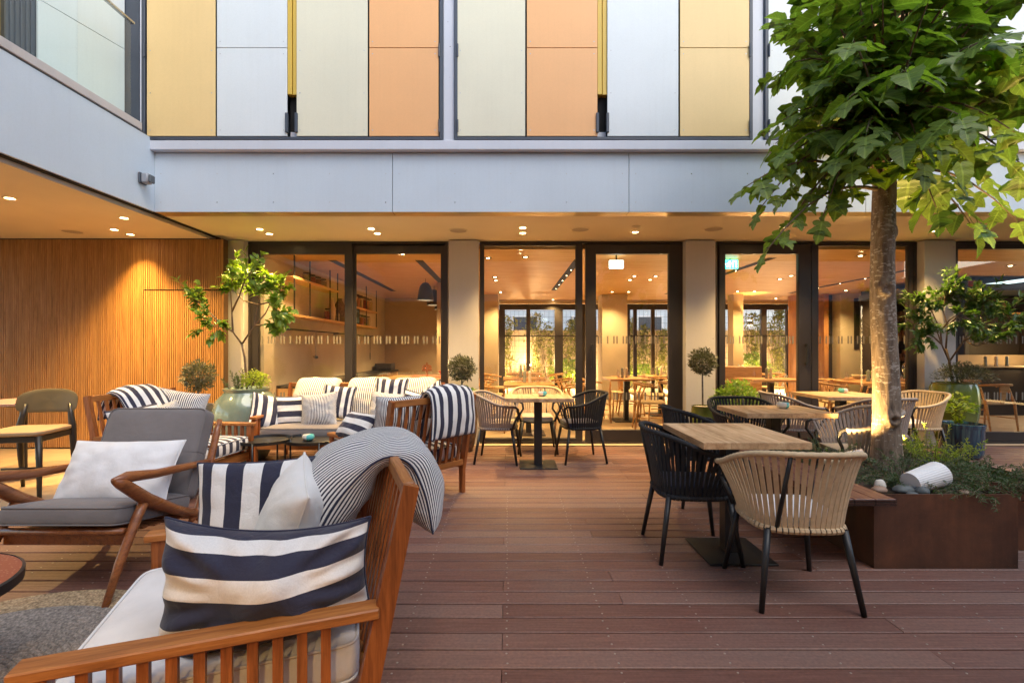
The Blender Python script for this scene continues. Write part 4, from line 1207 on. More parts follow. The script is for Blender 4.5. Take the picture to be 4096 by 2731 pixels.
M['leaf_dark']=leafmat('leaf_dark',(0.018,0.045,0.012),(0.075,0.14,0.03),0.35,0.25)
M['leaf_rosemary']=leafmat('leaf_rosemary',(0.020,0.045,0.022),(0.085,0.13,0.055),0.5,0.2)
M['leaf_mul']=leafmat('leaf_mulberry',(0.040,0.075,0.015),(0.15,0.22,0.04),0.5,0.42,vein=True)
M['bark_thin']=plain('thin_bark',(0.16,0.11,0.07),0.85,var=0.3,scale=30,bmp=0.5,bscale=60)
M['bark_grey']=plain('olive_bark',(0.20,0.18,0.15),0.85,var=0.3,scale=30,bmp=0.5,bscale=60)
M['soil']=plain('soil',(0.045,0.030,0.020),0.95,var=0.4,scale=40,bmp=1.0,bscale=40)
def ball(name,parent,c,rad,n,l,w,mat,seed,squash=1.0,inner=0.25):
    r=random.Random(seed);mb=MB()
    for i in range(n):
        d=rdir(r);k=rad*(inner+(1-inner)*(r.random()**0.5))*(1+0.35*noise.noise(d*2.2+Vector((seed,0,0))))
        p=Vector(c)+Vector((d.x*k,d.y*k,d.z*k*squash))
        dd=(d+rdir(r)*0.9+Vector((0,0,0.25))).normalized()
        leaf_flat(mb,p,dd,rdir(r),l*r.uniform(.7,1.2),w*r.uniform(.8,1.2))
    o=mb.build(name,mat,parent,recalc=False);o['kind']='stuff';return o
def twigs(parent,c,rad,n,mat,seed,base):
    r=random.Random(seed);mb=MB()
    for i in range(n):
        d=rdir(r,-0.3);e=Vector(c)+d*rad*0.85;b=Vector(base);m=(b+e)/2+rdir(r)*rad*0.12
        mb.tube([b,m,e],[0.006,0.0035,0.0012],5)
    o=mb.build('twigs',mat,parent,smooth=True);o['kind']='stuff';return o
def olive(x,y,zc,rad,potz,label,pot=None,seed=1,lean=0.0):
    t=tag(empty('olive_standard',(x,y,0)),label,'small tree','clipped olive trees in pots')
    MB().tube([(0,0,potz-0.06),(lean*0.4,0.004,(potz+zc)/2),(lean,0,zc-rad*0.5)],[0.012,0.011,0.009],8).build('trunk',M['bark_grey'],t,smooth=True)
    twigs(t,(lean,0,zc),rad,26,M['bark_grey'],seed,(lean,0,zc-rad*0.6))
    ball('crown',t,(lean,0,zc),rad,1500,0.044,0.013,M['leaf_olive'],seed,inner=0.35)
    return t
def P(px,py,Y): return ((px-1165)*Y/1110,Y,1.27+(800-py)*Y/1110)
x,y,z=P(455,864,5.62);olive(x,y,z,0.170,0.62,'clipped olive ball tree behind the left armchair',seed=3)
pt=tag(empty('planter_pot',(x,y,0)),'tall terracotta pot of the olive tree behind the left armchair','pot')
MB().lathe([(0.12,0.0),(0.15,0.3),(0.16,0.60),(0.165,0.62),(0.150,0.62),(0.145,0.58),(0.0001,0.58)],28,cap=False).build('pot_body',plain('grey_pot',(0.2,0.19,0.17),0.7),pt,smooth='auto')
x,y,z=P(1061,846,6.02);olive(x,y,z,0.150,0.62,'clipped olive ball tree beside the first wide pillar',seed=4)
M['rustic']=plain('rustic_pot',(0.20,0.13,0.08),0.85,var=0.45,scale=30,bmp=1.0,bscale=35)
pt=tag(empty('rustic_pot',(x+0.02,y,0)),'tall rough brown pot behind the turned armchair','pot')
MB().lathe([(0.10,0.0),(0.13,0.05),(0.165,0.25),(0.18,0.45),(0.165,0.58),(0.17,0.60),(0.155,0.60),(0.15,0.57),(0.0001,0.57)],36,cap=False).build('pot_body',M['rustic'],pt,smooth='auto')
b=tag(empty('leafy_plant',(x,y,0.57)),'bright green leafy plant around the olive stem at the pillar','plant')
def clump(parent,cx,cy,cz,rx,ry,rz,n,l,w,mat,seed,name='foliage'):
    r=random.Random(seed);mb=MB()
    for i in range(n):
        d=rdir(r,-0.25);k=(0.35+0.65*r.random()**0.5)*(1+0.25*noise.noise(d*2.5+Vector((seed,1,0))))
        p=Vector((cx+d.x*rx*k,cy+d.y*ry*k,cz+d.z*rz*k))
        dd=(Vector((d.x,d.y,d.z*0.6+0.2))+rdir(r)*0.7).normalized()
        leaf_flat(mb,p,dd,Vector((0,0,1))+rdir(r)*0.5,l*r.uniform(.7,1.25),w*r.uniform(.8,1.2))
    o=mb.build(name,mat,parent,recalc=False);o['kind']='stuff';return o
clump(b,0,0,0.07,0.23,0.19,0.12,420,0.062,0.042,M['leaf_bush'],8)
x,y,z=P(1614,832,5.92);olive(x,y,z,0.150,0.56,'clipped olive ball tree in the green pot before the second wide pillar',seed=5,lean=-0.005)
M['glaze_green']=plain('green_glaze',(0.115,0.145,0.025),0.12,var=0.35,scale=5,coat=0.6)
pt=tag(empty('green_pot',(x,y,0)),'olive green glazed pot of the small olive tree by the pillar','pot')
MB().lathe([(0.09,0.0),(0.12,0.10),(0.142,0.30),(0.140,0.46),(0.128,0.555),(0.134,0.57),(0.118,0.57),(0.115,0.54),(0.0001,0.54)],36,cap=False).build('pot_body',M['glaze_green'],pt,smooth='auto')
peb=MB();rr=random.Random(3)
for i in range(26):
    a=rr.random()*6.28;q=rr.random()*0.095
    peb.lathe([(0.0001,-0.01),(0.016,0),(0.013,0.012),(0.0001,0.016)],7,(q*cos(a),q*sin(a),0.552),cap=False)
o=peb.build('pebbles',plain('pale_pebble',(0.5,0.42,0.32),0.7),pt,smooth=True);o['kind']='stuff'

# leafy bush right of the pillar
x,y,_=P(1692,900,5.86)
b=tag(empty('leafy_bush',(x,y,0)),'rounded bright green bush in front of the second door','bush')
MB().lathe([(0.13,0.0),(0.17,0.28),(0.18,0.34),(0.165,0.34),(0.16,0.31),(0.0001,0.31)],28,cap=False).build('pot_body',M['black'],b,smooth='auto')
twigs(b,(0,0,0.58),0.24,24,M['bark_thin'],9,(0,0,0.31))
clump(b,0,0,0.58,0.29,0.22,0.28,1500,0.042,0.026,M['leaf_bush'],9)

# celadon urn with lemon tree
M['celadon']=plain('celadon_glaze',(0.19,0.25,0.20),0.10,var=0.28,scale=4,coat=0.7)
x,y,_=P(568,1050,5.56);x=-2.99
pt=tag(empty('celadon_urn',(x,y,0)),'big round pale green glazed urn between sofa and slatted wall','urn')
prof=[(0.19,0.0),(0.22,0.03),(0.30,0.20),(0.35,0.42),(0.355,0.55),(0.32,0.68),(0.25,0.755),(0.235,0.775),(0.25,0.80),(0.255,0.815),(0.235,0.82),(0.22,0.80),(0.215,0.77),(0.0001,0.765)]
MB().lathe(prof,48,cap=False).build('urn_body',M['celadon'],pt,smooth='auto')
MB().lathe([(0.0001,0.778),(0.212,0.775)],24,cap=False).build('soil',M['soil'],pt)
def branch_tree(r,seed,base,tips,leafn,l,w,mat,bark,th=0.012,spread=0.09,trunkpts=None):
    """tips: list of polylines (limbs); leaves cluster on the outer half of every limb"""
    rr=random.Random(seed)
    for pl in tips:
        pts=[Vector(p) for p in pl];n=len(pts)
        MB().tube(pts,[th*(1-0.75*i/(n-1)) for i in range(n)],7).build('limb',bark,r,smooth=True)
    tw=MB();lf=MB()
    for pl in tips:
        pts=[Vector(p) for p in pl]
        e=pts[-1];s=pts[-2]
        for k in range(9):
            t=rr.uniform(0.1,1.0);p=s.lerp(e,t);q=p+(rdir(rr)+Vector((0,0,0.25))+(e-s).normalized()*0.5)*spread*rr.uniform(0.7,1.7)
            m=(p+q)/2+rdir(rr)*spread*0.15
            tw.tube([p,m,q],[0.003,0.002,0.0012],5)
            for j in range(leafn):
                f=rr.uniform(0.25,1.0);c=p.lerp(q,f)+rdir(rr)*0.006
                dd=((q-p).normalized()+rdir(rr)*0.9+Vector((0,0,-0.15))).normalized()
                leaf_flat(lf,c,dd,Vector((0,-0.3,1))+rdir(rr)*0.5,l*rr.uniform(.65,1.25),w*rr.uniform(.75,1.2))
    o=tw.build('twigs',bark,r,smooth=True);o['kind']='stuff'
    o=lf.build('foliage',mat,r,recalc=False);o['kind']='stuff'
lt=tag(empty('lemon_tree',(x,y,0.775)),'slender lemon tree growing from the pale glazed urn','small tree')
def L(px,py,Y=5.55):
    p=P(px,py,Y);return (p[0]-x,p[1]-y,p[2]-0.775)
MB().tube([(0.0,0,-0.02),L(566,866),L(562,820),L(556,790)],[0.014,0.013,0.012,0.012],9).build('trunk',M['bark_thin'],lt,smooth=True)
tips=[[L(556,790),L(535,762,5.5),L(510,748,5.45),L(480,752,5.4)],
      [L(535,762,5.5),L(500,735,5.5),L(470,705,5.5),L(448,690,5.5)],
      [L(556,790),L(585,748),L(592,700),L(600,668,5.5)],
      [L(585,748),L(610,720,5.6),L(630,680,5.65),L(640,655,5.6)],
      [L(535,762,5.5),L(533,715,5.6),L(530,665,5.6),L(535,632,5.55)],
      [L(533,715,5.6),L(550,680,5.45),L(560,650,5.35),L(575,628,5.3)],
      [L(592,700),L(560,690,5.7),L(540,670,5.8),L(525,650,5.85)],
      [L(585,748),L(612,745,5.45),L(632,742,5.4),L(646,743,5.35)],
      [L(592,700),L(615,695,5.3),L(628,700,5.2),L(634,712,5.15)]]
branch_tree(lt,21,None,tips,17,0.085,0.046,M['leaf_lemon'],M['bark_thin'],th=0.011,spread=0.13)
hb=tag(empty('herb_plant',(x-0.10,y-0.03,0.775)),'dark rosemary sprigs at the left of the pale urn','plant')
def sprigs(parent,n,h,spread,seed,mat,l=0.016,w=0.0035,lean=(0,0,0),per=60,droop=0.0,start=0.06,x0=0,y0=0):
    r=random.Random(seed);mb=MB();st=MB()
    for i in range(n):
        a=r.random()*2*pi;q=r.random()
        b=Vector((x0+start*cos(a)*q,y0+start*sin(a)*q,0))
        d=Vector((cos(a)*spread*r.random(),sin(a)*spread*r.random(),1))+Vector(lean)
        d.normalize();H=h*r.uniform(0.6,1.1)
        pts=[]
        for k in range(7):
            t=k/6
            pts.append(b+d*H*t+Vector((cos(a),sin(a),0))*droop*t*t*H*0.8-Vector((0,0,droop*t*t*H*0.9)))
        st.tube(pts,[0.003,0.0027,0.0024,0.002,0.0016,0.0013,0.001],4)
        for j in range(per):
            t=r.uniform(0.12,1.0)*6;k=min(5,int(t));c=pts[k].lerp(pts[k+1],t-k);tg=(pts[k+1]-pts[k]).normalized()
            dd=(tg*0.8+rdir(r)).normalized()
            leaf_flat(mb,c,dd,rdir(r),l*r.uniform(.7,1.2),w)
    s=st.build('stems',M['bark_thin'],parent,smooth=True);s['kind']='stuff'
    o=mb.build('foliage',mat,parent,recalc=False);o['kind']='stuff'
sprigs(hb,9,0.26,0.9,31,M['leaf_rosemary'],0.034,0.006,lean=(-0.35,0,0),per=60)
hb=tag(empty('herb_plant',(x+0.13,y-0.06,0.775)),'pale yellow green herb bush at the right of the urn','plant')
clump(hb,0,0,0.10,0.15,0.13,0.15,700,0.024,0.015,M['leaf_herb'],33)
sprigs(hb,7,0.27,0.7,34,M['leaf_herb'],0.022,0.012,per=30)

# ------------------------------------------------------------------ right side urn, blue pot
gx,gy=(2190-1165)*6.02/1110,6.02
gu=tag(empty('green_urn',(gx,gy,0)),'tall olive green glazed urn against the right pillar','urn')
MB().lathe([(0.13,0.0),(0.15,0.02),(0.19,0.20),(0.235,0.45),(0.25,0.62),(0.235,0.78),(0.215,0.835),(0.225,0.85),(0.205,0.85),(0.20,0.82),(0.0001,0.81)],48,cap=False).build('urn_body',M['glaze_green'],gu,smooth='auto')
MB().lathe([(0.0001,0.822),(0.198,0.82)],24,cap=False).build('soil',M['soil'],gu)
tt=tag(empty('potted_tree',(gx,gy,0.82)),'dark leaved open branched tree growing from the tall green urn','small tree')
def G(px,py,Y=6.0):
    p=P(px,py,Y);return (p[0]-gx,p[1]-gy,p[2]-0.82)
MB().tube([(0,0,-0.02),G(2185,860),G(2180,830),G(2172,800)],[0.017,0.016,0.014,0.013],9).build('trunk',M['bark_thin'],tt,smooth=True)
tips=[[G(2180,830),G(2162,790),G(2150,755,5.95),G(2126,742,5.9)],
      [G(2162,790),G(2160,760),G(2140,715,5.9),G(2128,695,5.85)],
      [G(2172,800),G(2176,750,6.05),G(2165,710,6.05),G(2170,680,6.0)],
      [G(2176,750),G(2205,720,6.0),G(2220,695,5.95),G(2235,680,5.9)],
      [G(2180,830),G(2215,780,5.95),G(2240,740,5.85),G(2262,712,5.8)],
      [G(2215,780,5.95),G(2250,770,5.8),G(2285,745,5.7),G(2325,738,5.6)],
      [G(2205,720),G(2240,700,6.1),G(2270,700,6.1),G(2290,706,6.05)],
      [G(2215,780),G(2230,790,5.8),G(2245,795,5.7),G(2262,788,5.65)],
      [G(2160,760),G(2180,735,5.8),G(2195,725,5.7),G(2205,735,5.65)],
      [G(2150,755),G(2135,725,6.1),G(2150,690,6.1),G(2185,668,6.05)],
      [G(2162,790),G(2140,770,5.9),G(2128,765,5.85),G(2115,778,5.8)]]
branch_tree(tt,22,None,tips,26,0.085,0.030,M['leaf_dark'],M['bark_thin'],th=0.011,spread=0.16)
us=tag(empty('undergrowth_plant',(gx,gy-0.02,0.82)),'grey green shrub spilling over the rim of the tall green urn','plant')
clump(us,0.05,-0.05,0.10,0.30,0.22,0.16,1500,0.042,0.010,M['leaf_olive'],41)
sprigs(us,8,0.28,1.6,42,M['leaf_rosemary'],0.03,0.006,lean=(-0.5,0,0),per=40)
bx,by=(2207-1165)*5.66/1110,5.66
M['glaze_blue']=None
def blueg():
    m,nt,b=newmat('blue_glaze');tc=N(nt,'ShaderNodeTexCoord');mp=N(nt,'ShaderNodeMapping');mp.inputs['Scale'].default_value=(14,14,1.6);nt.links.new(tc.outputs['Object'],mp.inputs[0])
    n=N(nt,'ShaderNodeTexNoise',i_Scale=1.6,i_Detail=6.0,i_Distortion=0.6);nt.links.new(mp.outputs[0],n.inputs[0])
    r=ramp(nt,[(0.3,(0.008,0.014,0.03)),(0.5,(0.015,0.06,0.11)),(0.68,(0.06,0.17,0.19)),(0.8,(0.12,0.10,0.05))],n.outputs[0]);nt.links.new(r.outputs[0],b.inputs['Base Color'])
    b.inputs['Roughness'].default_value=0.12;b.inputs['Coat Weight'].default_value=0.6;return m
M['glaze_blue']=blueg()
bp=tag(empty('blue_pot',(bx,by,0)),'dark blue glazed cylinder pot in front of the green urn','pot')
MB().lathe([(0.15,0.0),(0.185,0.025),(0.20,0.07),(0.205,0.34),(0.213,0.36),(0.215,0.395),(0.20,0.40),(0.192,0.385),(0.19,0.365),(0.0001,0.36)],40,cap=False).build('pot_body',M['glaze_blue'],bp,smooth='auto')
MB().lathe([(0.0001,0.367),(0.188,0.366)],24,cap=False).build('soil',M['soil'],bp)
bb=tag(empty('round_leaf_plant',(bx-0.04,by,0.366)),'small plant with round yellow green leaves in the blue pot','plant')
sprigs(bb,4,0.2,0.5,44,M['leaf_herb'],0.05,0.036,per=8,start=0.02)
clump(bb,0,0,0.19,0.16,0.14,0.16,120,0.055,0.045,M['leaf_herb'],43)
# ------------------------------------------------------------------ corten planter, bench, tree
def corten():
    m,nt,b=newmat('corten');tc=N(nt,'ShaderNodeTexCoord')
    n=N(nt,'ShaderNodeTexNoise',i_Scale=2.2,i_Detail=9.0,i_Roughness=0.65,i_Distortion=0.3);nt.links.new(tc.outputs['Object'],n.inputs[0])
    mp=N(nt,'ShaderNodeMapping');mp.inputs['Scale'].default_value=(12,12,0.9);nt.links.new(tc.outputs['Object'],mp.inputs[0])
    n2=N(nt,'ShaderNodeTexNoise',i_Scale=2.0,i_Detail=7.0);nt.links.new(mp.outputs[0],n2.inputs[0])
    n3=N(nt,'ShaderNodeTexNoise',i_Scale=120.0,i_Detail=3.0);nt.links.new(tc.outputs['Object'],n3.inputs[0])
    r=ramp(nt,[(0.30,(0.034,0.016,0.011)),(0.5,(0.085,0.036,0.021)),(0.72,(0.17,0.068,0.034))],n.outputs[0])
    r2=ramp(nt,[(0.35,(0.85,0.85,0.85)),(0.65,(1.06,1.04,1.02))],n2.outputs[0])
    c=mixc(nt,1.0,r.outputs[0],r2.outputs[0],'MULTIPLY')
    r3=ramp(nt,[(0.68,(0,0,0)),(0.74,(0.7,0.7,0.7))],n3.outputs[0])
    c=mixc(nt,r3.outputs[0],c,(0.19,0.085,0.04,1))
    nt.links.new(c,b.inputs['Base Color']);b.inputs['Roughness'].default_value=0.55;bump(nt,b,n3.outputs[0],0.15,0.002);return m
M['corten']=corten()
pl=tag(empty('corten_planter',(2.53,3.6,0)),'rusty steel planter box holding the tree','planter')
def PB(mb,name,mat,**k):
    o=mb.build(name,mat,pl,**k);o.matrix_parent_inverse=Matrix.Translation((-2.53,-3.6,0));return o
PX0,PX1,PY0,PY1,PZ=2.116,2.948,2.79,4.55,0.43
for a in ((PX0,PX1,PY0,PY0+0.006,'front_plate'),(PX0,PX1+0.5,PY1-0.006,PY1,'rear_plate')):
    PB(MB().box(a[0],a[1],a[2],a[3],0.002,PZ),a[4],M['corten'])
PB(MB().box(PX0,PX0+0.006,PY0+0.0065,PY1-0.0065,0.002,PZ-0.001),'side_plate',M['corten'])
PB(MB().box(PX1-0.006,PX1,PY0+0.0065,3.05,0.002,PZ-0.001),'side_plate',M['corten'])
PB(MB().box(PX1,PX1+0.5,3.044,3.05,0.002,PZ-0.001),'side_plate',M['corten'])
PB(MB().box(PX1+0.494,PX1+0.5,3.051,PY1-0.007,0.002,PZ-0.001),'side_plate',M['corten'])
sg=MB()
def soil(u,v):
    x=PX0+0.007+(PX1+0.485-PX0)*u;y=PY0+0.008+(PY1-PY0-0.02)*v
    if x>PX1-0.008 and y<3.056: x=PX1-0.008
    return (x,y,0.385+0.018*noise.noise(Vector((x*6,y*6,0)))+0.008*noise.noise(Vector((x*25,y*25,3))))
sg.grid(soil,50,60);PB(sg,'soil',M['soil'],smooth=True)
bench=tag(empty('plank_bench',(1.96,3.4,0)),'dark red timber bench fixed along the planter side','bench')
def BB(mb,name,mat):
    o=mb.build(name,mat,bench);o.matrix_parent_inverse=Matrix.Translation((-1.96,-3.4,0));return o
M['deck_y']=wood('bench_wood',(0.085,0.034,0.026),(0.145,0.060,0.045),(0.20,0.09,0.066),'y',1.1,0.42,rnd=0.15,stretch=16,bmp=0.3)
for i in range(3):
    x0=1.800+i*0.117
    BB(MB().cbox(x0,x0+0.112,2.665,4.05,0.402,0.440,0.003),'plank',M['deck_y'])
BB(MB().box(1.86,2.113,2.95,3.00,0.35,0.401),'bracket',M['black']);BB(MB().box(1.86,2.113,3.75,3.80,0.35,0.401),'bracket',M['black'])
gr=MB()
for k in range(4): gr.box(1.802,2.146,2.6625,2.6645,0.405+k*0.009,0.4085+k*0.009)
BB(gr,'end_groove',M['blackrub'])['kind']='stuff'

# tree
TX,TY=2.84,3.62
tree=tag(empty('mulberry_tree',(TX,TY,0.38)),'large leaved tree with mottled trunk rising from the planter','tree')
def bark():
    m,nt,b=newmat('mottled_bark');tc=N(nt,'ShaderNodeTexCoord')
    mp=N(nt,'ShaderNodeMapping');mp.inputs['Scale'].default_value=(26,26,5.5);nt.links.new(tc.outputs['Object'],mp.inputs[0])
    n=N(nt,'ShaderNodeTexNoise',i_Scale=1.3,i_Detail=9.0,i_Roughness=0.65,i_Distortion=0.4);nt.links.new(mp.outputs[0],n.inputs[0])
    mp2=N(nt,'ShaderNodeMapping');mp2.inputs['Scale'].default_value=(34,34,60);nt.links.new(tc.outputs['Object'],mp2.inputs[0])
    n2=N(nt,'ShaderNodeTexNoise',i_Scale=1.0,i_Detail=3.0);nt.links.new(mp2.outputs[0],n2.inputs[0])
    n3=N(nt,'ShaderNodeTexNoise',i_Scale=3.2,i_Detail=3.0);nt.links.new(tc.outputs['Object'],n3.inputs[0])
    r=ramp(nt,[(0.32,(0.080,0.055,0.039)),(0.5,(0.180,0.128,0.092)),(0.7,(0.28,0.21,0.16))],n.outputs[0])
    ad=N(nt,'ShaderNodeMath',operation='MULTIPLY_ADD');nt.links.new(n3.outputs[0],ad.inputs[0]);ad.inputs[1].default_value=0.55;nt.links.new(n2.outputs[0],ad.inputs[2])
    r2=ramp(nt,[(0.85,(0,0,0)),(0.93,(0.75,0.75,0.75))],ad.outputs[0])
    c=mixc(nt,r2.outputs[0],r.outputs[0],(0.42,0.37,0.32,1))
    nt.links.new(c,b.inputs['Base Color']);b.inputs['Roughness'].default_value=0.85;bump(nt,b,n.outputs[0],0.9,0.012);return m
M['bark']=bark()
def trunkfn(u,v):
    z=-0.02+2.25*v
    a=2*pi*u
    cx=-0.03*v+0.012*sin(v*7);cy=0.01*sin(v*5)
    r=0.089-0.018*v+0.03*math.exp(-v*16)
    r*=1+0.06*noise.noise(Vector((cos(a)*1.4,sin(a)*1.4,z*2.2)))+0.03*noise.noise(Vector((cos(a)*4,sin(a)*4,z*7)))
    # knots
    for ka,kz,kr,kd in ((-1.75,0.37,0.055,0.030),(-1.9,1.33,0.06,0.016),(-1.0,1.75,0.05,0.014)):
        da=atan2(sin(a-ka),cos(a-ka))*r;dz=z-kz;d=sqrt(da*da+dz*dz)/kr
        r+=kd*math.exp(-(d-0.55)**2*7)-kd*0.9*math.exp(-d*d*9)
    return (cx+r*cos(a),cy+r*sin(a),z)
tm=MB();tm.grid(trunkfn,56,120,closeu=True);tm.build('trunk',M['bark'],tree,smooth=True)
def TP(px,py,Y):
    p=P(px,py,Y);return Vector((p[0]-TX,p[1]-TY,p[2]-0.38))
top=Vector((-0.03,0,2.18))
rt=random.Random(5)
# leaf templates: lobed, folded, drooping
def lobed(seed,lobes=True):
    r=random.Random(seed)
    half=[(0.0,-0.02),(0.16,-0.10),(0.30,-0.06),(0.40,0.06),(0.36,0.17)]
    if lobes: half+=[(0.17,0.20),(0.38,0.36),(0.54,0.62),(0.36,0.55),(0.13,0.40),(0.22,0.62),(0.22,0.78),(0.11,0.90),(0.0,1.04)]
    else: half+=[(0.40,0.24),(0.38,0.38),(0.34,0.52),(0.26,0.66),(0.17,0.80),(0.08,0.90),(0.0,1.0)]
    # small teeth
    out=[]
    for (a,b) in zip(half,half[1:]):
        out.append(a);mx=((a[0]+b[0])/2,(a[1]+b[1])/2)
        d=Vector((b[1]-a[1],-(b[0]-a[0])));
        k=0.12
        out.append((mx[0]+d.x*k,mx[1]+d.y*k))
    out.append(half[-1])
    fold=r.uniform(0.15,0.45);droop=r.uniform(0.2,0.5)
    def sh(x,y):
        z=fold*abs(x)-droop*y*y*0.5-0.30*abs(x)**2*1.5+0.03*sin(y*16)*abs(x)*2
        return (x,y,z)
    vs=[];uv=[];fs=[]
    n=len(out)
    for s in (1,-1):
        base=len(vs)
        for (x,y) in out:
            vs.append(sh(s*x,y));uv.append((abs(x),y))
        # midrib points
        mb=len(vs)
        for (x,y) in out:
            yy=max(0,min(1,y));vs.append(sh(0,yy));uv.append((0,yy))
        for i in range(n-1):
            fs.append((base+i,base+i+1,mb+i+1,mb+i) if s>0 else (mb+i,mb+i+1,base+i+1,base+i))
    return vs,fs,uv
TPL=[lobed(i,i%3!=2) for i in range(6)]
TPM=[]
for vs,fs,uv in TPL:
    m=MB();m.add(vs,fs,uv);m.tube([(0,0,0),(0,-0.18,0.03),(0,-0.34,0.10)],[0.010,0.009,0.008],5)
    TPM.append(m)
LM=[m.mesh('leaf',M['leaf_mul'],True,recalc=False) for m in TPM]
leaves=[]   # (matrix, template)
def put_leaf(p,d,size):
    size=min(size,0.235)
    """p attach point on twig, d outward direction; blades hang with the tip out and down, upper side to the sky"""
    d=d.normalized();dn=(d+Vector((0,0,-rt.uniform(0.25,0.95)))).normalized()
    n=(Vector((0,0,1))+d*0.5+rdir(rt)*0.35)
    n=(n-dn*n.dot(dn)).normalized();x=dn.cross(n)
    m=Matrix((x,dn,n)).transposed().to_4x4()
    m=Matrix.Translation(p+dn*size*0.34)@m@Matrix.Scale(size,4)
    leaves.append((m,rt.randrange(6)))
def twig(pts,rad,nleaf,size,lv0=0.3):
    pts=[Vector(p) for p in pts];n=len(pts)
    for j in range(nleaf):
        t=(lv0+(1-lv0)*(j+rt.random()*0.8)/nleaf)*(n-1);k=min(n-2,int(t));p=pts[k].lerp(pts[k+1],t-k)
        tg=(pts[k+1]-pts[k]).normalized()
        side=tg.cross(Vector((0,0,1)));
        if side.length<0.1:side=rdir(rt)
        side.normalize();s=1 if j%2 else -1
        d=tg*0.45+side*s*rt.uniform(0.5,1.2)+rdir(rt)*0.25
        put_leaf(p,d,size*rt.uniform(0.50,1.2)*(1-0.25*(t/(n-1))))
    put_leaf(pts[-1],pts[-1]-pts[-2],size*0.7)
def limb(a,b,sag,n=6,up=0.25):
    a=Vector(a);b=Vector(b);out=[]
    for i in range(n+1):
        t=i/n;p=a.lerp(b,t);p.z+=up*sin(pi*t*0.9)-sag*t*t;out.append(p)
    return out
limbs=MB()
guides=[((1735,505),3.3,0.19),((1712,425),3.4,0.19),((1800,245),3.4,0.2),((1795,120),3.5,0.22),((1765,360),3.2,0.2),((1840,520),3.2,0.18),((1700,455),3.25,0.20),((1748,605),3.10,0.19),((1800,545),3.35,0.19),((1745,300),3.35,0.21),((1775,165),3.4,0.22),((1850,40),3.3,0.24),((1790,470),3.6,0.20),
        ((1960,-30),3.1,0.25),((2100,-60),3.2,0.25),((2250,-40),3.0,0.26),((2330,150),2.9,0.26),((2080,190),2.75,0.24),((2200,290),2.75,0.22),((2330,330),2.85,0.24),
        ((2150,500),3.2,0.20),((2235,545),3.6,0.22),((2330,520),3.9,0.22),((2290,470),4.3,0.22),((2120,390),2.95,0.21),((1960,385),2.95,0.20),((1880,380),3.0,0.20),
        ((1900,250),2.95,0.22),((1990,330),2.85,0.21),((2070,350),2.85,0.20),((1850,200),3.2,0.22),((1830,455),3.4,0.19),((1880,470),3.3,0.19),((1840,330),3.3,0.2),((2200,385),3.0,0.2),
        ((1960,120),2.95,0.23),((2260,120),2.8,0.24),((2380,430),3.4,0.22),((2400,250),3.2,0.22),((2020,60),3.3,0.23),((2170,60),3.5,0.23),((1780,400),3.5,0.2),((2290,380),3.3,0.22),((2150,340),3.0,0.2),((2050,300),3.2,0.2),((1980,220),3.3,0.21)]
for (q,Y,sz) in guides:
    low=q[1]>440 and q[0]<1810
    e=TP(q[0]+(8 if low else 50 if q[0]<1950 else 0),q[1],Y);sz*=0.85 if low else 1.12;st_=top+Vector((rt.uniform(-.03,.03),rt.uniform(-.03,.03),rt.uniform(-0.12,0.45)))
    L_=limb(st_,e,0.0,6,up=0.22)
    limbs.tube(L_,[0.016,0.013,0.011,0.009,0.007,0.005,0.003],6)
    twig(L_,0,12 if low else 10,sz,0.30)
# inner and upper volume
for i in range(50):
    d=rdir(rt,-0.12);e=Vector((d.x*(0.68 if d.x<0 else 1.25),d.y*0.9,2.95+d.z*1.05))
    if d.z<0.15:e.z=2.5+rt.uniform(0,0.6)
    st_=top+Vector((0,0,rt.uniform(0.0,0.6)))
    L_=limb(st_,e,0.0,6,up=0.16)
    limbs.tube(L_,[0.018,0.015,0.012,0.009,0.007,0.005,0.003],6)
    twig(L_,0,12,0.235,0.3)
limbs.build('limbs',M['bark_thin'],tree,smooth=True)['kind']='stuff'
# the leaves that show largest are single parts, the rest one mass
def vis(m):
    w=Matrix.Translation((TX,TY,0.38))@m
    p=w.translation
    if p.y<0.5:return 0
    px=1165+1110*p.x/p.y;py=800-(p.z-1.27)*1110/p.y
    if px>2420 or py<-60:return 0
    return 1.0/p.y+ (0.5 if p.y<3.5 else 0)
leaves.sort(key=lambda a:-vis(a[0]))
for m,k in leaves[:290]:
    o=obj('leaf',LM[k],tree);o.matrix_basis=m
rest=MB()
for m,k in leaves[290:]:
    rest.add([m@Vector(v) for v in TPM[k].v],TPM[k].f,TPM[k].uv)
rest.build('foliage',M['leaf_mul'],tree,smooth=True,recalc=False)['kind']='stuff'
print('leaves',len(leaves))

# planting, stones, lamps
gc=tag(empty('rosemary_bush',(2.70,3.30,0.385)),'trailing rosemary at the foot of the tree trunk','plant')
sprigs(gc,60,0.30,1.6,51,M['leaf_rosemary'],0.026,0.0045,per=56,droop=0.5,start=0.28)
gc=tag(empty('rosemary_bush',(3.03,3.00,0.385)),'wide trailing rosemary spilling over the right planter corner','plant')
sprigs(gc,80,0.30,1.8,52,M['leaf_rosemary'],0.026,0.0045,per=56,droop=0.55,start=0.30)
gc=tag(empty('rosemary_bush',(3.12,3.52,0.385)),'upright rosemary clump between trunk and blue pot','plant')
sprigs(gc,40,0.34,0.9,53,M['leaf_herb'],0.024,0.005,per=56,droop=0.15,start=0.10)
gc=tag(empty('rosemary_bush',(2.36,3.62,0.385)),'lit rosemary sprigs behind the timber bench','plant')
sprigs(gc,26,0.26,1.1,54,M['leaf_rosemary'],0.026,0.0045,per=56,droop=0.2,start=0.16)
gc=tag(empty('rosemary_bush',(2.62,2.98,0.385)),'low rosemary behind the fluted white lamp','plant')
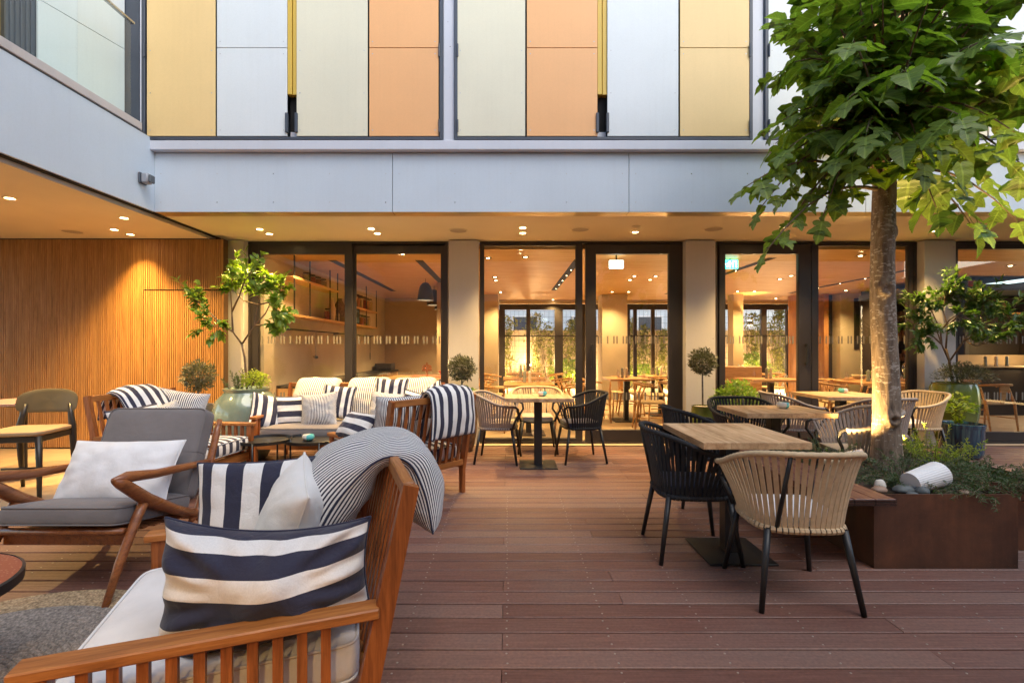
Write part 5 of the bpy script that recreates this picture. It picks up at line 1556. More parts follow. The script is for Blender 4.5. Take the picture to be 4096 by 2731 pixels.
sprigs(gc,22,0.20,1.8,55,M['leaf_rosemary'],0.026,0.0045,per=50,droop=0.5,start=0.14,x0=-0.16,y0=0.16)
gc=tag(empty('rosemary_bush',(3.24,3.28,0.385)),'trailing rosemary at the far right end of the planter','plant')
sprigs(gc,60,0.26,1.7,56,M['leaf_rosemary'],0.026,0.0045,per=56,droop=0.5,start=0.22)
gc=tag(empty('rosemary_bush',(3.20,3.98,0.385)),'low rosemary behind the garden spotlight towards the blue pot','plant')
sprigs(gc,60,0.22,1.6,57,M['leaf_rosemary'],0.026,0.0045,per=50,droop=0.4,start=0.26)
def stone(x,y,z,a,b,c,mat,label,rz=0):
    m=MB()
    def fn(u,v):
        o=2*pi*u;e=-pi/2+pi*v;d=Vector((cos(e)*cos(o),cos(e)*sin(o),sin(e)))
        k=1+0.13*noise.noise(d*1.6+Vector((x*9,y*9,0)))
        return (a*d.x*k,b*d.y*k,c*d.z*k)
    m.grid(fn,18,12,closeu=False)
    o=m.build('stone',mat,smooth=True,loc=(x,y,z),rot=(0,0,rz));tag(o,label,'stone','stones in the planter')
M['st_grey']=plain('grey_stone',(0.10,0.115,0.12),0.6,var=0.2,bmp=0.2,bscale=120);M['st_white']=plain('white_stone',(0.62,0.58,0.52),0.6,var=0.08);M['st_brown']=plain('brown_stone',(0.30,0.19,0.13),0.6,var=0.2)
stone(2.395,2.92,0.420,0.062,0.045,0.030,M['st_grey'],'larger dark grey stone left of the white fluted lamp',0.2)
stone(2.475,2.885,0.420,0.040,0.035,0.030,M['st_grey'],'round dark grey stone touching the white fluted lamp')
stone(2.305,2.99,0.425,0.035,0.03,0.038,M['st_white'],'white stone near the bench end',0.6)
stone(2.255,2.93,0.415,0.050,0.035,0.022,M['st_brown'],'flat brown stone beside the bench planks',0.3)
stone(2.385,2.845,0.412,0.035,0.025,0.014,M['st_grey'],'small flat grey pebble at the planter front edge')
stone(2.705,2.86,0.415,0.033,0.028,0.022,M['st_brown'],'brown stone right of the white fluted lamp')
# fluted white lamp lying in the planting
fl=empty('fluted_lamp',(2.555,2.96,0.475));tag(fl,'white fluted cylindrical floodlight lying in the planter','lamp')
fl.rotation_euler=(0,radians(80),radians(14));fl.scale=(0.9,0.9,0.9)
fm=MB()
pr=[]
nf=34
def flute(u,v):
    k=int(round(u*nf*2));r=(0.0858 if k%2 else 0.0838)*(0.80+0.20*v)
    a=2*pi*u;return (r*cos(a),r*sin(a),-0.13+0.26*v)
fm.grid(flute,nf*2,1,closeu=True);fm.add([flute(i/(nf*2),1) for i in range(nf*2)],[tuple(range(nf*2))]);fm.add([flute(i/(nf*2),0) for i in range(nf*2)],[tuple(range(nf*2))[::-1]])
M['white_paint']=plain('white_paint',(0.72,0.72,0.74),0.4,var=0.03)
fm.build('fluted_body',M['white_paint'],fl)
MB().cbox(0.0,0.10,-0.012,0.012,-0.02,0.02,0.004).build('mount_bracket',M['st_brown'] if False else plain('lamp_bracket',(0.5,0.42,0.34),0.5),fl)
fl2=tag(empty('fluted_lamp',(2.66,3.72,0.44)),'second white fluted floodlight behind the trunk base','lamp')
fl2.rotation_euler=(0,radians(75),radians(-30))
fm2=MB();fm2.grid(flute,nf*2,1,closeu=True);fm2.add([flute(i/(nf*2),1) for i in range(nf*2)],[tuple(range(nf*2))]);fm2.add([flute(i/(nf*2),0) for i in range(nf*2)],[tuple(range(nf*2))[::-1]])
fm2.xf(Matrix.Scale(0.55,4)).build('fluted_body',M['white_paint'],fl2)
# garden uplights
def uplight(x,y,z,label,tgt,e,size=70,color=WARM):
    r=tag(empty('garden_spotlight',(x,y,z)),label,'lamp')
    d=(Vector(tgt)-Vector((x,y,z))).normalized();q=d.to_track_quat('Z','Y').to_matrix().to_4x4();q.translation=Vector((x,y,z));r.matrix_world=q
    MB().lathe([(0.018,-0.06),(0.028,-0.05),(0.030,0.0),(0.026,0.0),(0.024,-0.01)],20,cap=False).build('spot_housing',M['steel'],r,smooth='auto')
    MB().lathe([(0.0001,-0.008),(0.025,-0.008)],20,cap=False).build('spot_lens',M['lampglow'],r)
    spot('spot_light',r,e,size,0.7,color,rot=(pi,0,0),loc=(0,0,0.02),rad=0.02)
uplight(2.45,3.72,0.47,'chrome garden spotlight left of the trunk among rosemary',(2.80,3.66,1.05),60,75)
uplight(3.06,3.83,0.50,'bright garden spotlight right behind the tree trunk',(3.75,3.75,2.35),230,80)
# ================================================================== restaurant interior and rear garden
room=tag(empty('restaurant_room',(2.5,10,0)),'warm lit restaurant room behind the courtyard glazing','room')
def RB(mb,name,mat,**k):
    o=mb.build(name,mat,room,**k);o.matrix_parent_inverse=Matrix.Translation((-2.5,-10,0));return o
M['wall_warm']=plain('warm_plaster',(0.50,0.42,0.32),0.85,var=0.08,scale=2.5)
M['wall_brown']=plain('brown_plaster',(0.36,0.27,0.18),0.8,var=0.1,scale=2.0)
M['wall_dark']=plain('dark_shelving',(0.025,0.018,0.015),0.6)
M['oakpanel']=wood('oak_panel',lin(140,92,50),lin(168,116,68),lin(188,138,86),'z',0.7,0.5)
ZI=2.62;YB=13.6
tag(MB().box(-3.4,10,6.60,YB+0.1,ZI,ZI+0.08).build('interior_ceiling',M['ceilwood']),kind='structure')
RB(MB().box(-3.45,-3.30,6.56,14.2,0,ZI-0.001),'side_wall',M['wall_warm'])
RB(MB().box(-3.29,-1.45,13.0,13.1,0,ZI-0.001),'kitchen_rear_wall',M['wall_brown'])
RB(MB().box(-1.44,-0.23,12.10,13.9,0,ZI-0.001),'partition_wall',M['wall_warm'])
RB(MB().box(-1.44,-1.30,9.9,12.09,0,ZI-0.001),'partition_wall',M['wall_brown'])
def XI(px,Y): return (px-1165)*Y/1110
RB(MB().box(XI(1383,12.05),XI(1441,12.05),12.05,12.6,0,ZI-0.001),'column',M['wall_warm'])
RB(MB().box(XI(1684,12.0),XI(1707,12.0),12.0,12.3,0,ZI-0.001),'column',M['wall_brown'])
RB(MB().box(7.9,8.6,12.2,12.4,0,ZI-0.002),'alcove_back',M['wall_dark'])
RB(MB().box(XI(1810,12.6),XI(1826,12.6),11.9,12.6,0,ZI-0.001),'shelf_pier',M['oakpanel'])
RB(MB().box(XI(1826,13.2),XI(1903,12.0),12.0,13.3,0,ZI-0.001),'oak_wall',M['oakpanel'])
RB(MB().box(XI(1903,12.0)+.001,XI(1930,12.0),12.25,12.4,0,2.2),'recess_panel',M['wall_dark'])  # dark panel standing in for a dark recess, no door
RB(MB().box(XI(1930,11.9),XI(1990,11.9),11.9,12.2,0,ZI-0.001),'light_wall',M['wall_warm'])
RB(MB().box(XI(1962,11.88),XI(1974,11.88),11.885,11.899,1.25,2.5),'wall_slot',M['wall_dark'])
# dark shelving wall right
sh=tag(empty('dark_shelving',(8.0,11.3,0)),'tall dark bookshelf wall at the right of the restaurant','shelf')
MB().box(0.68,2.2,0.0,0.3,0,ZI-0.001).build('back_panel',M['wall_dark'],sh)
MB().box(0.45,0.50,-0.1,0.25,0,ZI-0.001).build('side_panel',M['wall_dark'],sh)
for z in (0.5,0.95,1.4,1.85,2.3): MB().box(0.51,2.2,-0.15,-0.001,z,z+0.03).build('shelf_board',M['wall_dark'],sh)
rb=random.Random(9)
for z in (0.98,1.43,1.88):
    x=0.6
    bm_=MB()
    while x<1.9:
        w=rb.uniform(0.02,0.045);h=rb.uniform(0.16,0.28)
        if rb.random()<0.6:bm_.box(x,x+w-0.003,-0.13,-0.01,z+0.001,z+h)
        x+=w
    o=bm_.build('books',plain('book_row',(0.30,0.16,0.09),0.8,var=0.6,scale=14),sh);o['kind']='stuff'
# beam line over rear glazing + rear glazing
RB(MB().box(-0.22,8.7,13.50,13.56,2.52,ZI-0.001),'cornice',M['wall_warm'])
rg=tag(empty('rear_glazing',(3,13.6,0)),'dark framed glazing at the back of the restaurant','window')
def RG(mb,name,mat):
    o=mb.build(name,mat,rg);o.matrix_parent_inverse=Matrix.Translation((-3,-13.6,0));return o
RG(MB().box(-0.22,7.9,YB,YB+0.08,2.36,2.515),'head_frame',M['dark_frame'])
for a,b in ((1145,1160),(1209,1218),(1274,1293),(1334,1344),(1441,1447),(1455,1463),(1496,1504),(1545,1556),(1600,1612),(1675,1684),(1749,1761),(1806,1812)):
    RG(MB().box(XI(a,YB),XI(b,YB),YB+0.001,YB+0.08,0.0,2.359),'mullion',M['dark_frame'])
RG(MB().quad((-0.2,YB+0.05,0.05),(7.9,YB+0.05,0.05),(7.9,YB+0.05,2.36),(-0.2,YB+0.05,2.36)),'glass_pane',glassmat('rear_glass',refl=0.5))
RG(MB().box(-0.22,7.9,YB+0.001,YB+0.08,1.60,1.635),'transom',M['dark_frame'])
# ceiling slots
for x,y0,y1 in ((-2.68,7.4,11.4),(-1.35,7.4,11.0),(1.08,7.35,11.2),(3.95,7.2,12.0),(6.90,7.6,11.8)):
    s=tag(empty('ceiling_slot',(x,(y0+y1)/2,ZI)),{-2.68:'long black lighting slot over the kitchen shelves',-1.35:'black lighting slot over the kitchen table',1.08:'black lighting slot seen through the central window',3.95:'black lighting slot above the second glazed door',6.9:'black lighting slot near the tree trunk'}[x],'light track','black slots in the indoor ceiling')
    h=(y1-y0)/2
    MB().box(-0.06,0.06,-h,h,-0.004,-0.001).build('slot_body',M['blackrub'],s)
    for k in range(6 if x>0 else 0):
        y=-h+2*h*(k+0.5)/6
        MB().lathe([(0.0001,-0.006),(0.012,-0.006)],12,(0.02,y,0),cap=False).build('spot_lens',M['lampglow'],s)
# recessed lamps indoors
ILN=("high at the left of the central window","front of a pair left in the central window","rear of a pair left in the central window","farthest left in the central window","deep behind the central window","left rear of four behind the central door","right rear of four behind the central door","left front of four behind the central door","right front of four behind the central door","farthest left behind the central door","farthest right behind the central door","rear left behind the second door","rear middle behind the second door","farthest behind the second door","left front behind the second door","right front behind the second door","left of the tree trunk near the glass","left of the tree trunk farther back","near the glass above the sofa's left half","near the glass above the sofa's right half","at the back of the kitchen corner","near the glass in the central window","right of the tree trunk near the glass","above the bar at the right edge")
sqm=MB().box(-0.05,0.05,-0.05,0.05,-0.004,-0.0005).mesh('lamp_trim',M['blackrub'])
lnm=MB().lathe([(0.0001,-0.006),(0.026,-0.006)],14,cap=False).mesh('lamp_lens',M['lampglow'])
inl=((1121,592),(1137,636),(1139,644),(1150,671),(1270,688),(1457,634),(1505.7,634.5),(1447,642.6),(1493,642),(1406,670),(1444,670),(1693.6,669),(1733,669),(1782,685),(1791,640.6),(1817,633),(1976,587),(1942.6,667),(714,583),(925,583),(920,686),(1207,590),(2150,600),(2320,610))
for i,(px,py) in enumerate(inl):
    x,y=XZ(px,py,ZI)
    l=tag(empty('indoor_lamp',(x,y,ZI)),'square recessed lamp in the timber ceiling, '+ILN[i],'lamp','recessed lamps in the indoor timber ceiling')
    obj('lamp_trim',sqm,l);obj('lamp_lens',lnm,l)
    if i not in (1,6,8,10,22,23): spot('lamp_light',l,80 if py>600 else 50,120,0.9,(1.0,0.65,0.24))
x,y=XI(1090,7.0),7.0
# ---- kitchen corner
M['shelfoak']=wood('shelf_oak',lin(186,140,90),lin(206,162,110),lin(220,180,128),'y',1.0,0.5)
sf=tag(empty('hanging_shelf',(-3.17,9,0)),'hanging oak shelves with black rods on the kitchen wall','shelf')
for y0,y1,z in ((6.9,8.77,2.31),(6.87,11.36,1.765),(9.69,11.36,2.12)):
    MB().cbox(-0.125,0.125,y0-9,y1-9,z-0.035,z,0.003).build('shelf_board',M['shelfoak'],sf)
for y in (6.95,7.5,8.35,8.72,9.75,10.5,11.3):
    MB().box(0.105,0.120,y-9.01,y-8.99,1.766 if y>8.8 or y<9 else 1.77,ZI-0.001).build('hanger_rod',M['black'],sf)
MB().box(0.0,0.12,9.62-9,9.66-9,1.766,2.084).build('divider',M['shelfoak'],sf)
M['jarglass']=glassmat('jar_glass',(0.93,0.93,0.90,1),0.9)
M['jf1']=plain('jar_beans',(0.35,0.16,0.07),0.7,var=0.5,scale=60);M['jf2']=plain('jar_seeds',(0.42,0.33,0.16),0.7,var=0.4,scale=60);M['jf3']=plain('jar_red',(0.36,0.06,0.03),0.6,var=0.4,scale=50)
def jar(x,y,z,r,h,f,lab):
    j=tag(empty('glass_jar',(x,y,z)),lab,'jar','glass jars on the kitchen shelves')
    MB().lathe([(r*.9,0.004),(r*.9,h*.72)],14).build('filling',f,j,smooth='auto')
    MB().lathe([(r,0.001),(r,h*.85),(r*.8,h*.92)],14,cap=False).build('glass_body',M['jarglass'],j,smooth=True)
    MB().lathe([(r*.82,h*.92),(r*.82,h),(0.001,h)],14).build('lid',M['black'],j,smooth='auto')
k=0
for y0,n,z,h in ((7.55,4,2.311,0.14),(9.85,6,2.121,0.27),(8.45,3,1.766,0.20),(10.35,3,1.766,0.22)):
    for i in range(n):
        k+=1
        jar(-3.14,y0+i*(0.24 if n<6 else 0.23),z,0.055+0.02*(h>0.2),h,M[('jf1','jf2','jf3')[k%3]],'glass jar of %s on the %s, %s'%(('seeds','red spice','beans')[k%3] if False else ('seeds','red spice','beans')[k%3],{2.311:'top oak shelf',2.121:'right upper oak shelf',1.766:'lower oak shelf'}[z],('nearest','second','third','fourth','fifth','farthest')[i])+(' of the far group' if y0>10.1 and z<2 else ''))
vs=tag(MB().lathe([(0.05,0.001),(0.06,0.05),(0.07,0.2),(0.04,0.3),(0.028,0.36),(0.035,0.40),(0.0001,0.40)],18).build('bottle_vase',plain('cream_bottle',(0.6,0.45,0.28),0.5),loc=(-3.1,8.55,1.766),smooth=True),'cream bottle on the lower kitchen shelf','bottle')
vs=tag(MB().lathe([(0.10,0.001),(0.13,0.1),(0.12,0.25),(0.07,0.36),(0.04,0.42),(0.05,0.44),(0.0001,0.44)],18).build('wicker_bottle',M['rustic'],loc=(-3.15,9.1,1.766),smooth=True),'wicker covered round bottle on the lower kitchen shelf','bottle')
fr=tag(empty('framed_picture',(-3.1,9.80,1.77)),'small framed blue and red picture on the kitchen shelf','picture')
MB().box(-0.01,0.01,-0.11,0.11,0.001,0.30).build('frame',M['black'],fr,rot=(0,0,radians(-50)))
MB().box(0.0105,0.012,-0.095,0.095,0.02,0.28).build('print',plain('picture_print',(0.10,0.20,0.36),0.6,var=0.9,scale=9),fr,rot=(0,0,radians(-50)))
rl=tag(empty('utensil_rail',(-3.24,9,1.555)),'black rail on the kitchen wall for hanging tools','rail')
MB().tube([(0.03,-1.9,0),(0.03,2.7,0)],0.012,8).build('rail_tube',M['black'],rl,smooth=True)
for y in (-1.85,0.2,2.65): MB().tube([(-0.058,y,0),(0.03,y,0)],0.02,8).build('bracket',M['black'],rl,smooth=True)
def tool(y,kind,lab):
    t=tag(empty(kind,(-3.205,y,1.545)),lab,'utensil','tools hanging on the kitchen rail')
    if kind=='ladle':
        MB().tube([(0,0,0.02),(0,0,-0.40)],0.006,6).build('tool_handle',M['steel'],t,smooth=True)
        MB().lathe([(0.0001,-0.05),(0.035,-0.035),(0.05,0.0)],12,(0,0,-0.40),cap=False).build('tool_cup',M['steel'],t,smooth=True)
    elif kind=='tongs':
        MB().tube([(0,0.01,0.02),(0,0.03,-0.3),(0,0.02,-0.42)],0.006,6).build('tool_arm',M['jf1'],t,smooth=True)
        MB().tube([(0,-0.01,0.02),(0,-0.03,-0.3),(0,-0.02,-0.42)],0.006,6).build('tool_arm',M['jf1'],t,smooth=True)
    else:
        MB().tube([(0,0,0.02),(0,0.01,-0.35)],0.006,6).build('tool_handle',M['black'],t,smooth=True)
        m=MB();m.grid(lambda u,v:(0.006*cos(2*pi*u)*sin(pi*v),0.01+0.045*sin(2*pi*u)*sin(pi*v),-0.45-0.10*cos(pi*v)),12,8,closeu=True);m.build('tool_bowl',M['black'],t,smooth=True)
tool(8.1,'ladle','steel ladle on the kitchen rail, nearest the viewer');tool(9.9,'tongs','brown wooden tongs on the kitchen rail');tool(11.3,'spoon','black pan like spoon at the far end of the rail')
ct=tag(empty('sideboard',(-3.02,9.6,0)),'long low oak sideboard with open cubbies along the kitchen wall','sideboard')
MB().cbox(-0.275,0.275,-2.7,2.6,0.70,0.74,0.003).build('worktop',M['black'],ct)
MB().box(-0.27,0.20,-2.7,2.6,0.08,0.10).build('bottom_board',M['shelfoak'],ct)
MB().box(-0.27,-0.25,-2.7,2.6,0.101,0.699).build('back_board',M['oakpanel'],ct)
for i in range(8):
    y=-2.7+i*0.755;MB().box(-0.249,0.26,y,y+0.03,0.101,0.699).build('divider',M['shelfoak'],ct)
for i in (0,1,2): MB().cbox(0.24,0.262,-2.665+i*0.755,-1.98+i*0.755,0.42,0.69,0.002).build('drawer',M['shelfoak'],ct)
MB().cbox(-0.2,0.2,2.15,2.55,0.741,0.90,0.01).build('black_box',M['black'],ct)
kt=tag(empty('kitchen_table',(-1.62,8.75,0)),'oak table with a red cloth runner under the pendant lamps','table')
MB().cbox(-0.55,0.55,-0.62,0.62,0.712,0.75,0.003).build('table_top',M['oakin'],kt)
MB().box(-0.18,0.551,-0.3,0.622,0.7505,0.754).build('runner',plain('red_runner',(0.40,0.07,0.03),0.8),kt)
for s in (-1,1):
    for t2 in (-1,1): MB().tube([(s*0.45,t2*0.5,0),(s*0.45,t2*0.5,0.711)],0.022,8).build('leg',M['oakin'],kt,smooth=True)
cs=tag(empty('cake_stand',(-1.42,8.55,0.755)),'glass cake stand with domed lid on the red runner','cake stand')
M['amber']=glassmat('amber_glass',(0.95,0.62,0.40,1),1.3)
MB().lathe([(0.055,0.0),(0.02,0.02),(0.018,0.06),(0.028,0.075),(0.018,0.09),(0.02,0.115),(0.095,0.12),(0.095,0.128),(0.0001,0.128)],20).build('stand',M['amber'],cs,smooth=True)
MB().lathe([(0.085,0.129),(0.085,0.20),(0.06,0.225),(0.02,0.232),(0.012,0.25),(0.02,0.262),(0.0001,0.272)],20).build('dome',M['amber'],cs,smooth=True)
bw=tag(MB().lathe([(0.03,0.001),(0.09,0.05),(0.12,0.10),(0.11,0.10),(0.02,0.02),(0.0001,0.02)],20).build('serving_bowl',plain('red_bowl',(0.45,0.10,0.05),0.3),loc=(-1.15,8.9,0.755),smooth=True),'orange red serving bowl on the kitchen table','bowl')
for i,(y,lb) in enumerate(((9.35,'nearest'),(10.45,'middle'),(11.55,'farthest'))):
    p=tag(empty('pendant_lamp',(-1.58,y,2.20)),'black dome pendant lamp over the kitchen table, '+lb+' of three','lamp','black dome pendants')
    MB().lathe([(0.155,0.0),(0.15,0.08),(0.135,0.18),(0.105,0.27),(0.06,0.33),(0.015,0.345),(0.0001,0.345)],28,cap=False).build('lamp_shade',M['black'],p,smooth=True)
    MB().lathe([(0.0001,0.07),(0.13,0.07)],20,cap=False).build('shade_inside',M['lampglow'],p)
    MB().tube([(0,0,0.34),(0,0,ZI-2.20)],0.005,6).build('cord',M['black'],p)
    spot('lamp_light',p,50,120,0.6,loc=(0,0,0.02))
# exit signs
M['exit_green']=emit('exit_green',(0.02,0.75,0.45,1),1.6)
M['exit_white']=emit('exit_white',(0.85,1.0,0.95,1),3.0)
def exit_sign(x,y,z,w,label,green=True,rz=0):
    e=tag(empty('exit_sign',(x,y,z),rz),label,'sign');h=w*0.55
    MB().box(-w/2,w/2,0.001,0.03,-h/2,h/2).build('sign_plate',M['exit_green'] if green else M['exit_white'],e)
    MB().box(-0.01,0.01,0.005,0.02,h/2,ZI-z-0.001).build('sign_stem',M['black'],e)
    fg=M['exit_white'] if green else M['exit_green'];s=w;f=MB();yy=-0.001
    def poly(pts):
        f.add([(a*s,yy,b*s) for a,b in pts],[tuple(range(len(pts)))])
    # running figure
    poly([(-0.02+0.035*cos(i*pi/4),0.16+0.035*sin(i*pi/4)) for i in range(8)])
    poly([(-0.07,0.12),(-0.01,0.12),(-0.05,-0.03),(-0.10,-0.02)])
    poly([(-0.05,-0.03),(-0.10,-0.02),(-0.13,-0.12),(-0.22,-0.13),(-0.22,-0.17),(-0.11,-0.16)])
    poly([(-0.08,-0.01),(-0.05,-0.03),(0.02,-0.08),(0.0,-0.19),(-0.04,-0.19),(-0.03,-0.09)])
    poly([(-0.02,0.11),(0.0,0.09),(0.04,0.04),(0.09,0.06),(0.08,0.02),(0.03,0.0),(-0.03,0.06)])
    poly([(-0.07,0.12),(-0.05,0.09),(-0.14,0.04),(-0.13,0.0),(-0.17,0.02),(-0.17,0.06)])
    # arrow
    poly([(-0.46,0.0),(-0.37,0.09),(-0.37,0.03),(-0.27,0.03),(-0.27,-0.03),(-0.37,-0.03),(-0.37,-0.09)])
    # doorway
    poly([(0.16,0.19),(0.40,0.19),(0.40,-0.19),(0.36,-0.19),(0.36,0.15),(0.20,0.15),(0.20,-0.19),(0.16,-0.19)])
    f.build('sign_symbol',fg,e,recalc=False)
exit_sign(XI(1416,7.0),7.0,1.27+193*7.0/1110,0.20,'bright exit sign behind the top of the central glazed door',False)
exit_sign(XI(1677,7.3),7.3,1.27+193*7.3/1110,0.24,'green exit sign at the top left of the second glazed door')
exit_sign(XI(744,9.6),9.6,1.27+103*9.6/1110,0.24,'green running figure exit sign in the kitchen corner')
exit_sign(XI(2313,10.5),10.5,1.27+131*10.5/1110,0.30,'green running figure exit sign at the far right window')

# wall lamp on column
for z,dz,lb in ((1.98,0.10,'up'),):
    wl_=tag(empty('wall_sconce',(XI(1722,11.9),11.9,1.90)),'small up and down sconce glowing behind the second glazed door','lamp')
    MB().box(-0.04,0.04,-0.04,0.04,-0.05,0.05).build('sconce_body',M['black'],wl_)
    MB().box(-0.035,0.035,-0.035,0.035,0.051,0.054).build('sconce_lens',M['lampglow'],wl_)
    MB().box(-0.035,0.035,-0.035,0.035,-0.054,-0.051).build('sconce_lens',M['lampglow'],wl_)
    spot('lamp_light',wl_,30,80,0.5,loc=(0,0,-0.06));spot('lamp_light',wl_,30,80,0.5,rot=(pi,0,0),loc=(0,0,0.06))

# ---- indoor chairs and tables
def indoor_chair():
    r=empty('wooden_armchair')
    for s in (-1,1):
        MB().tube([(s*0.21,0.20,0.43),(s*0.235,0.235,0.0)],[0.017,0.011],8).build('leg',M['oakin'],r,smooth=True)
        MB().tube([(s*0.235,-0.10,0.69),(s*0.235,-0.19,0.44),(s*0.225,-0.25,0.0)],[0.014,0.018,0.011],8).build('leg',M['oakin'],r,smooth=True)
        MB().tube([(s*0.22,0.19,0.22),(s*0.228,-0.20,0.22)],0.008,6).build('stretcher',M['oakin'],r,smooth=True)
    MB().tube([(-0.22,0.215,0.30),(0.22,0.215,0.30)],0.009,6).build('stretcher',M['oakin'],r,smooth=True)
    pts=[];rs=[]
    for i in range(21):
        a=radians(-118+236*i/20);pts.append((0.27*sin(a),-0.03-0.22*cos(a),0.70+0.03*cos(a)));rs.append(0.013+0.006*abs(cos(a)))
    MB().tube(pts,rs,8).build('bow_rail',M['oakin'],r,smooth=True)
    MB().bar((0,-0.21,0.44),(0,-0.245,0.71),0.05,0.014,up=(0,1,0),w2=0.16).build('splat',M['oakin'],r)
    cushion(0.46,0.43,0.04,e1=0.5,e2=0.3,nu=28,nv=8).build('woven_seat',M['seatrush'],r,smooth=True,loc=(0,0,0.445))
    return r
M['seatrush']=plain('rush_seat',(0.48,0.35,0.20),0.8,var=0.15,scale=60)
ICG='wooden armchairs in the restaurant'
ic0=None
def put_ic(x,y,rz,lab):
    global ic0
    if ic0 is None:o=ic0=indoor_chair()
    else:o=copy_tree(ic0)
    o.location=(x,y,0);o.rotation_euler=(0,0,rz);tag(o,lab,'chair',ICG)
def indoor_table(x,y,w,d,lab):
    r=tag(empty('restaurant_table',(x,y,0)),lab,'table','oak tables in the restaurant')
    MB().cbox(-w/2,w/2,-d/2,d/2,0.715,0.75,0.003).build('table_top',M['oakin'],r)
    MB().box(-0.04,0.04,-0.04,0.04,0.012,0.714).build('column',M['black'],r)
    MB().box(-0.24,0.24,-0.24,0.24,0.001,0.012).build('base_plate',M['black'],r)
M['tumb']=glassmat('tumbler_glass',(0.97,0.95,0.92,1),1.6)
BT=MB().lathe([(0.030,0.0),(0.032,0.07),(0.018,0.10),(0.016,0.14),(0.018,0.145)],10,cap=False).mesh('carafe',M['tumb'],True)
def mill(x,y,z,dark,lab):
    o=MB().lathe([(0.028,0.001),(0.028,0.02),(0.021,0.06),(0.026,0.10),(0.018,0.125),(0.026,0.15),(0.02,0.175),(0.0001,0.185)],14).build('pepper_mill',plain('mill_grey' if dark else 'mill_cream',(0.25,0.28,0.25) if dark else (0.62,0.56,0.45),0.5),smooth=True,loc=(x,y,z));tag(o,lab,'pepper mill','pepper and salt mills')
def carafe(x,y,z,lab):
    o=obj('carafe',BT,None,(x,y,z));tag(o,lab,'carafe','small glass carafes on the indoor tables')
def menu(x,y,z):
    pass
tabs=[(0.32,7.25,0.74,0.62,'indoor oak table right behind the central window'),
      (0.30,8.65,0.74,0.66,'indoor oak table second behind the central window'),
      (0.35,10.3,0.74,0.66,'indoor oak table at the back behind the central window'),
      (2.10,8.55,0.70,0.70,'indoor oak table behind the central glazed door'),
      (2.95,9.3,0.70,0.70,'indoor oak table right of the central glazed door'),
      (2.75,7.45,0.62,0.66,'indoor oak table next to the second wide pillar'),
      (4.55,8.35,0.95,0.70,'indoor oak table behind the second glazed door'),
      (5.75,7.60,0.80,0.70,'indoor oak table near the second door handle'),
      (6.95,8.35,1.70,0.80,'long indoor oak table behind the tree trunk'),
      (5.0,10.3,0.80,0.80,'rear indoor oak table in front of the garden glazing')]
for i,(x,y,w,d,lb) in enumerate(tabs):
    indoor_table(x,y,w,d,lb)
    rr=random.Random(i+60);sh_=lb.replace('indoor oak table ','')
    mill(x-0.06,y+0.02,0.75,True,'grey green pepper mill on the table '+sh_)
    mill(x+0.02,y+0.03,0.75,False,'cream salt mill on the table '+sh_)
    for k in range(4): carafe(x+(-1,1)[k%2]*rr.uniform(w*.1,w*.4),y+(-1,1)[k//2]*rr.uniform(d*.1,d*.38),0.75,'small glass carafe on the table '+sh_+', '+('left front','right front','left rear','right rear')[k])
    if i not in (0,): 
        put_ic(x-w/2-0.22,y+rr.uniform(-.08,.08),radians(-90+rr.uniform(-12,12)),'wooden armchair left of the table '+sh_)
        if i!=8: put_ic(x+w/2+0.22,y+rr.uniform(-.08,.08),radians(90+rr.uniform(-12,12)),'wooden armchair right of the table '+sh_)
    else:
        put_ic(x-w/2-0.26,y+0.15,radians(-80),'wooden armchair left of the table '+sh_)
        put_ic(x+w/2+0.26,y+0.1,radians(80),'wooden armchair right of the table '+sh_)
    if i in (2,3,7,8): put_ic(x+0.1,y+d/2+0.22,radians(180+rr.uniform(-10,10)),'wooden armchair behind the table '+sh_)
    if i in (5,7,8): put_ic(x-0.1,y-d/2-0.10,radians(rr.uniform(-14,14)),'wooden armchair in front of the table '+sh_)
put_ic(7.36,7.42,radians(5),'wooden armchair behind the right window near the green urn')
gv=tag(empty('globe_vase',(6.98,8.3,0.751)),'big clear glass globe vase on the long indoor table','vase')
def glb(u,v):
    e=-pi/2+pi*(0.06+0.80*v);a=2*pi*u;r=0.165*cos(e);return (r*cos(a),r*sin(a),0.165+0.165*sin(e))
m=MB();m.grid(glb,28,16,closeu=True);m.build('globe_glass',M['tumb'],gv,smooth=True)
m=MB();rr=random.Random(2)
for i in range(46):
    d=rdir(rr)*0.12*rr.random()**0.4;m.lathe([(0.0001,-0.022),(0.022,-0.008),(0.022,0.01),(0.0001,0.022)],8,(d.x,d.y,0.165+d.z*0.9),cap=False)
o=m.build('glass_pebbles',M['tumb'],gv,smooth=True);o['kind']='stuff'
hp=tag(empty('table_plant',(6.55,8.45,0.751)),'low trough of green leaves on the long indoor table','plant')
MB().box(-0.2,0.2,-0.06,0.06,0.001,0.07).build('trough',M['black'],hp);clump(hp,0,0,0.09,0.23,0.10,0.08,260,0.05,0.03,M['leaf_bush'],77)
bb_=tag(MB().lathe([(0.08,0.001),(0.12,0.06),(0.11,0.06),(0.0001,0.02)],18).build('bread_basket',M['seatrush'],loc=(6.15,8.45,0.75),smooth=True),'round bread basket on the long indoor table','basket')
bo=tag(empty('booth_bench',(4.5,9.2,0)),'pale upholstered booth seat behind the second glazed door','bench')
MB().cbox(-0.55,0.35,0.0,0.12,0.0,0.93,0.01).build('backrest',M['oakin'],bo);MB().cbox(-0.55,0.35,-0.5,-0.001,0.0,0.45,0.02).build('seat',M['taupe_cloth'],bo)
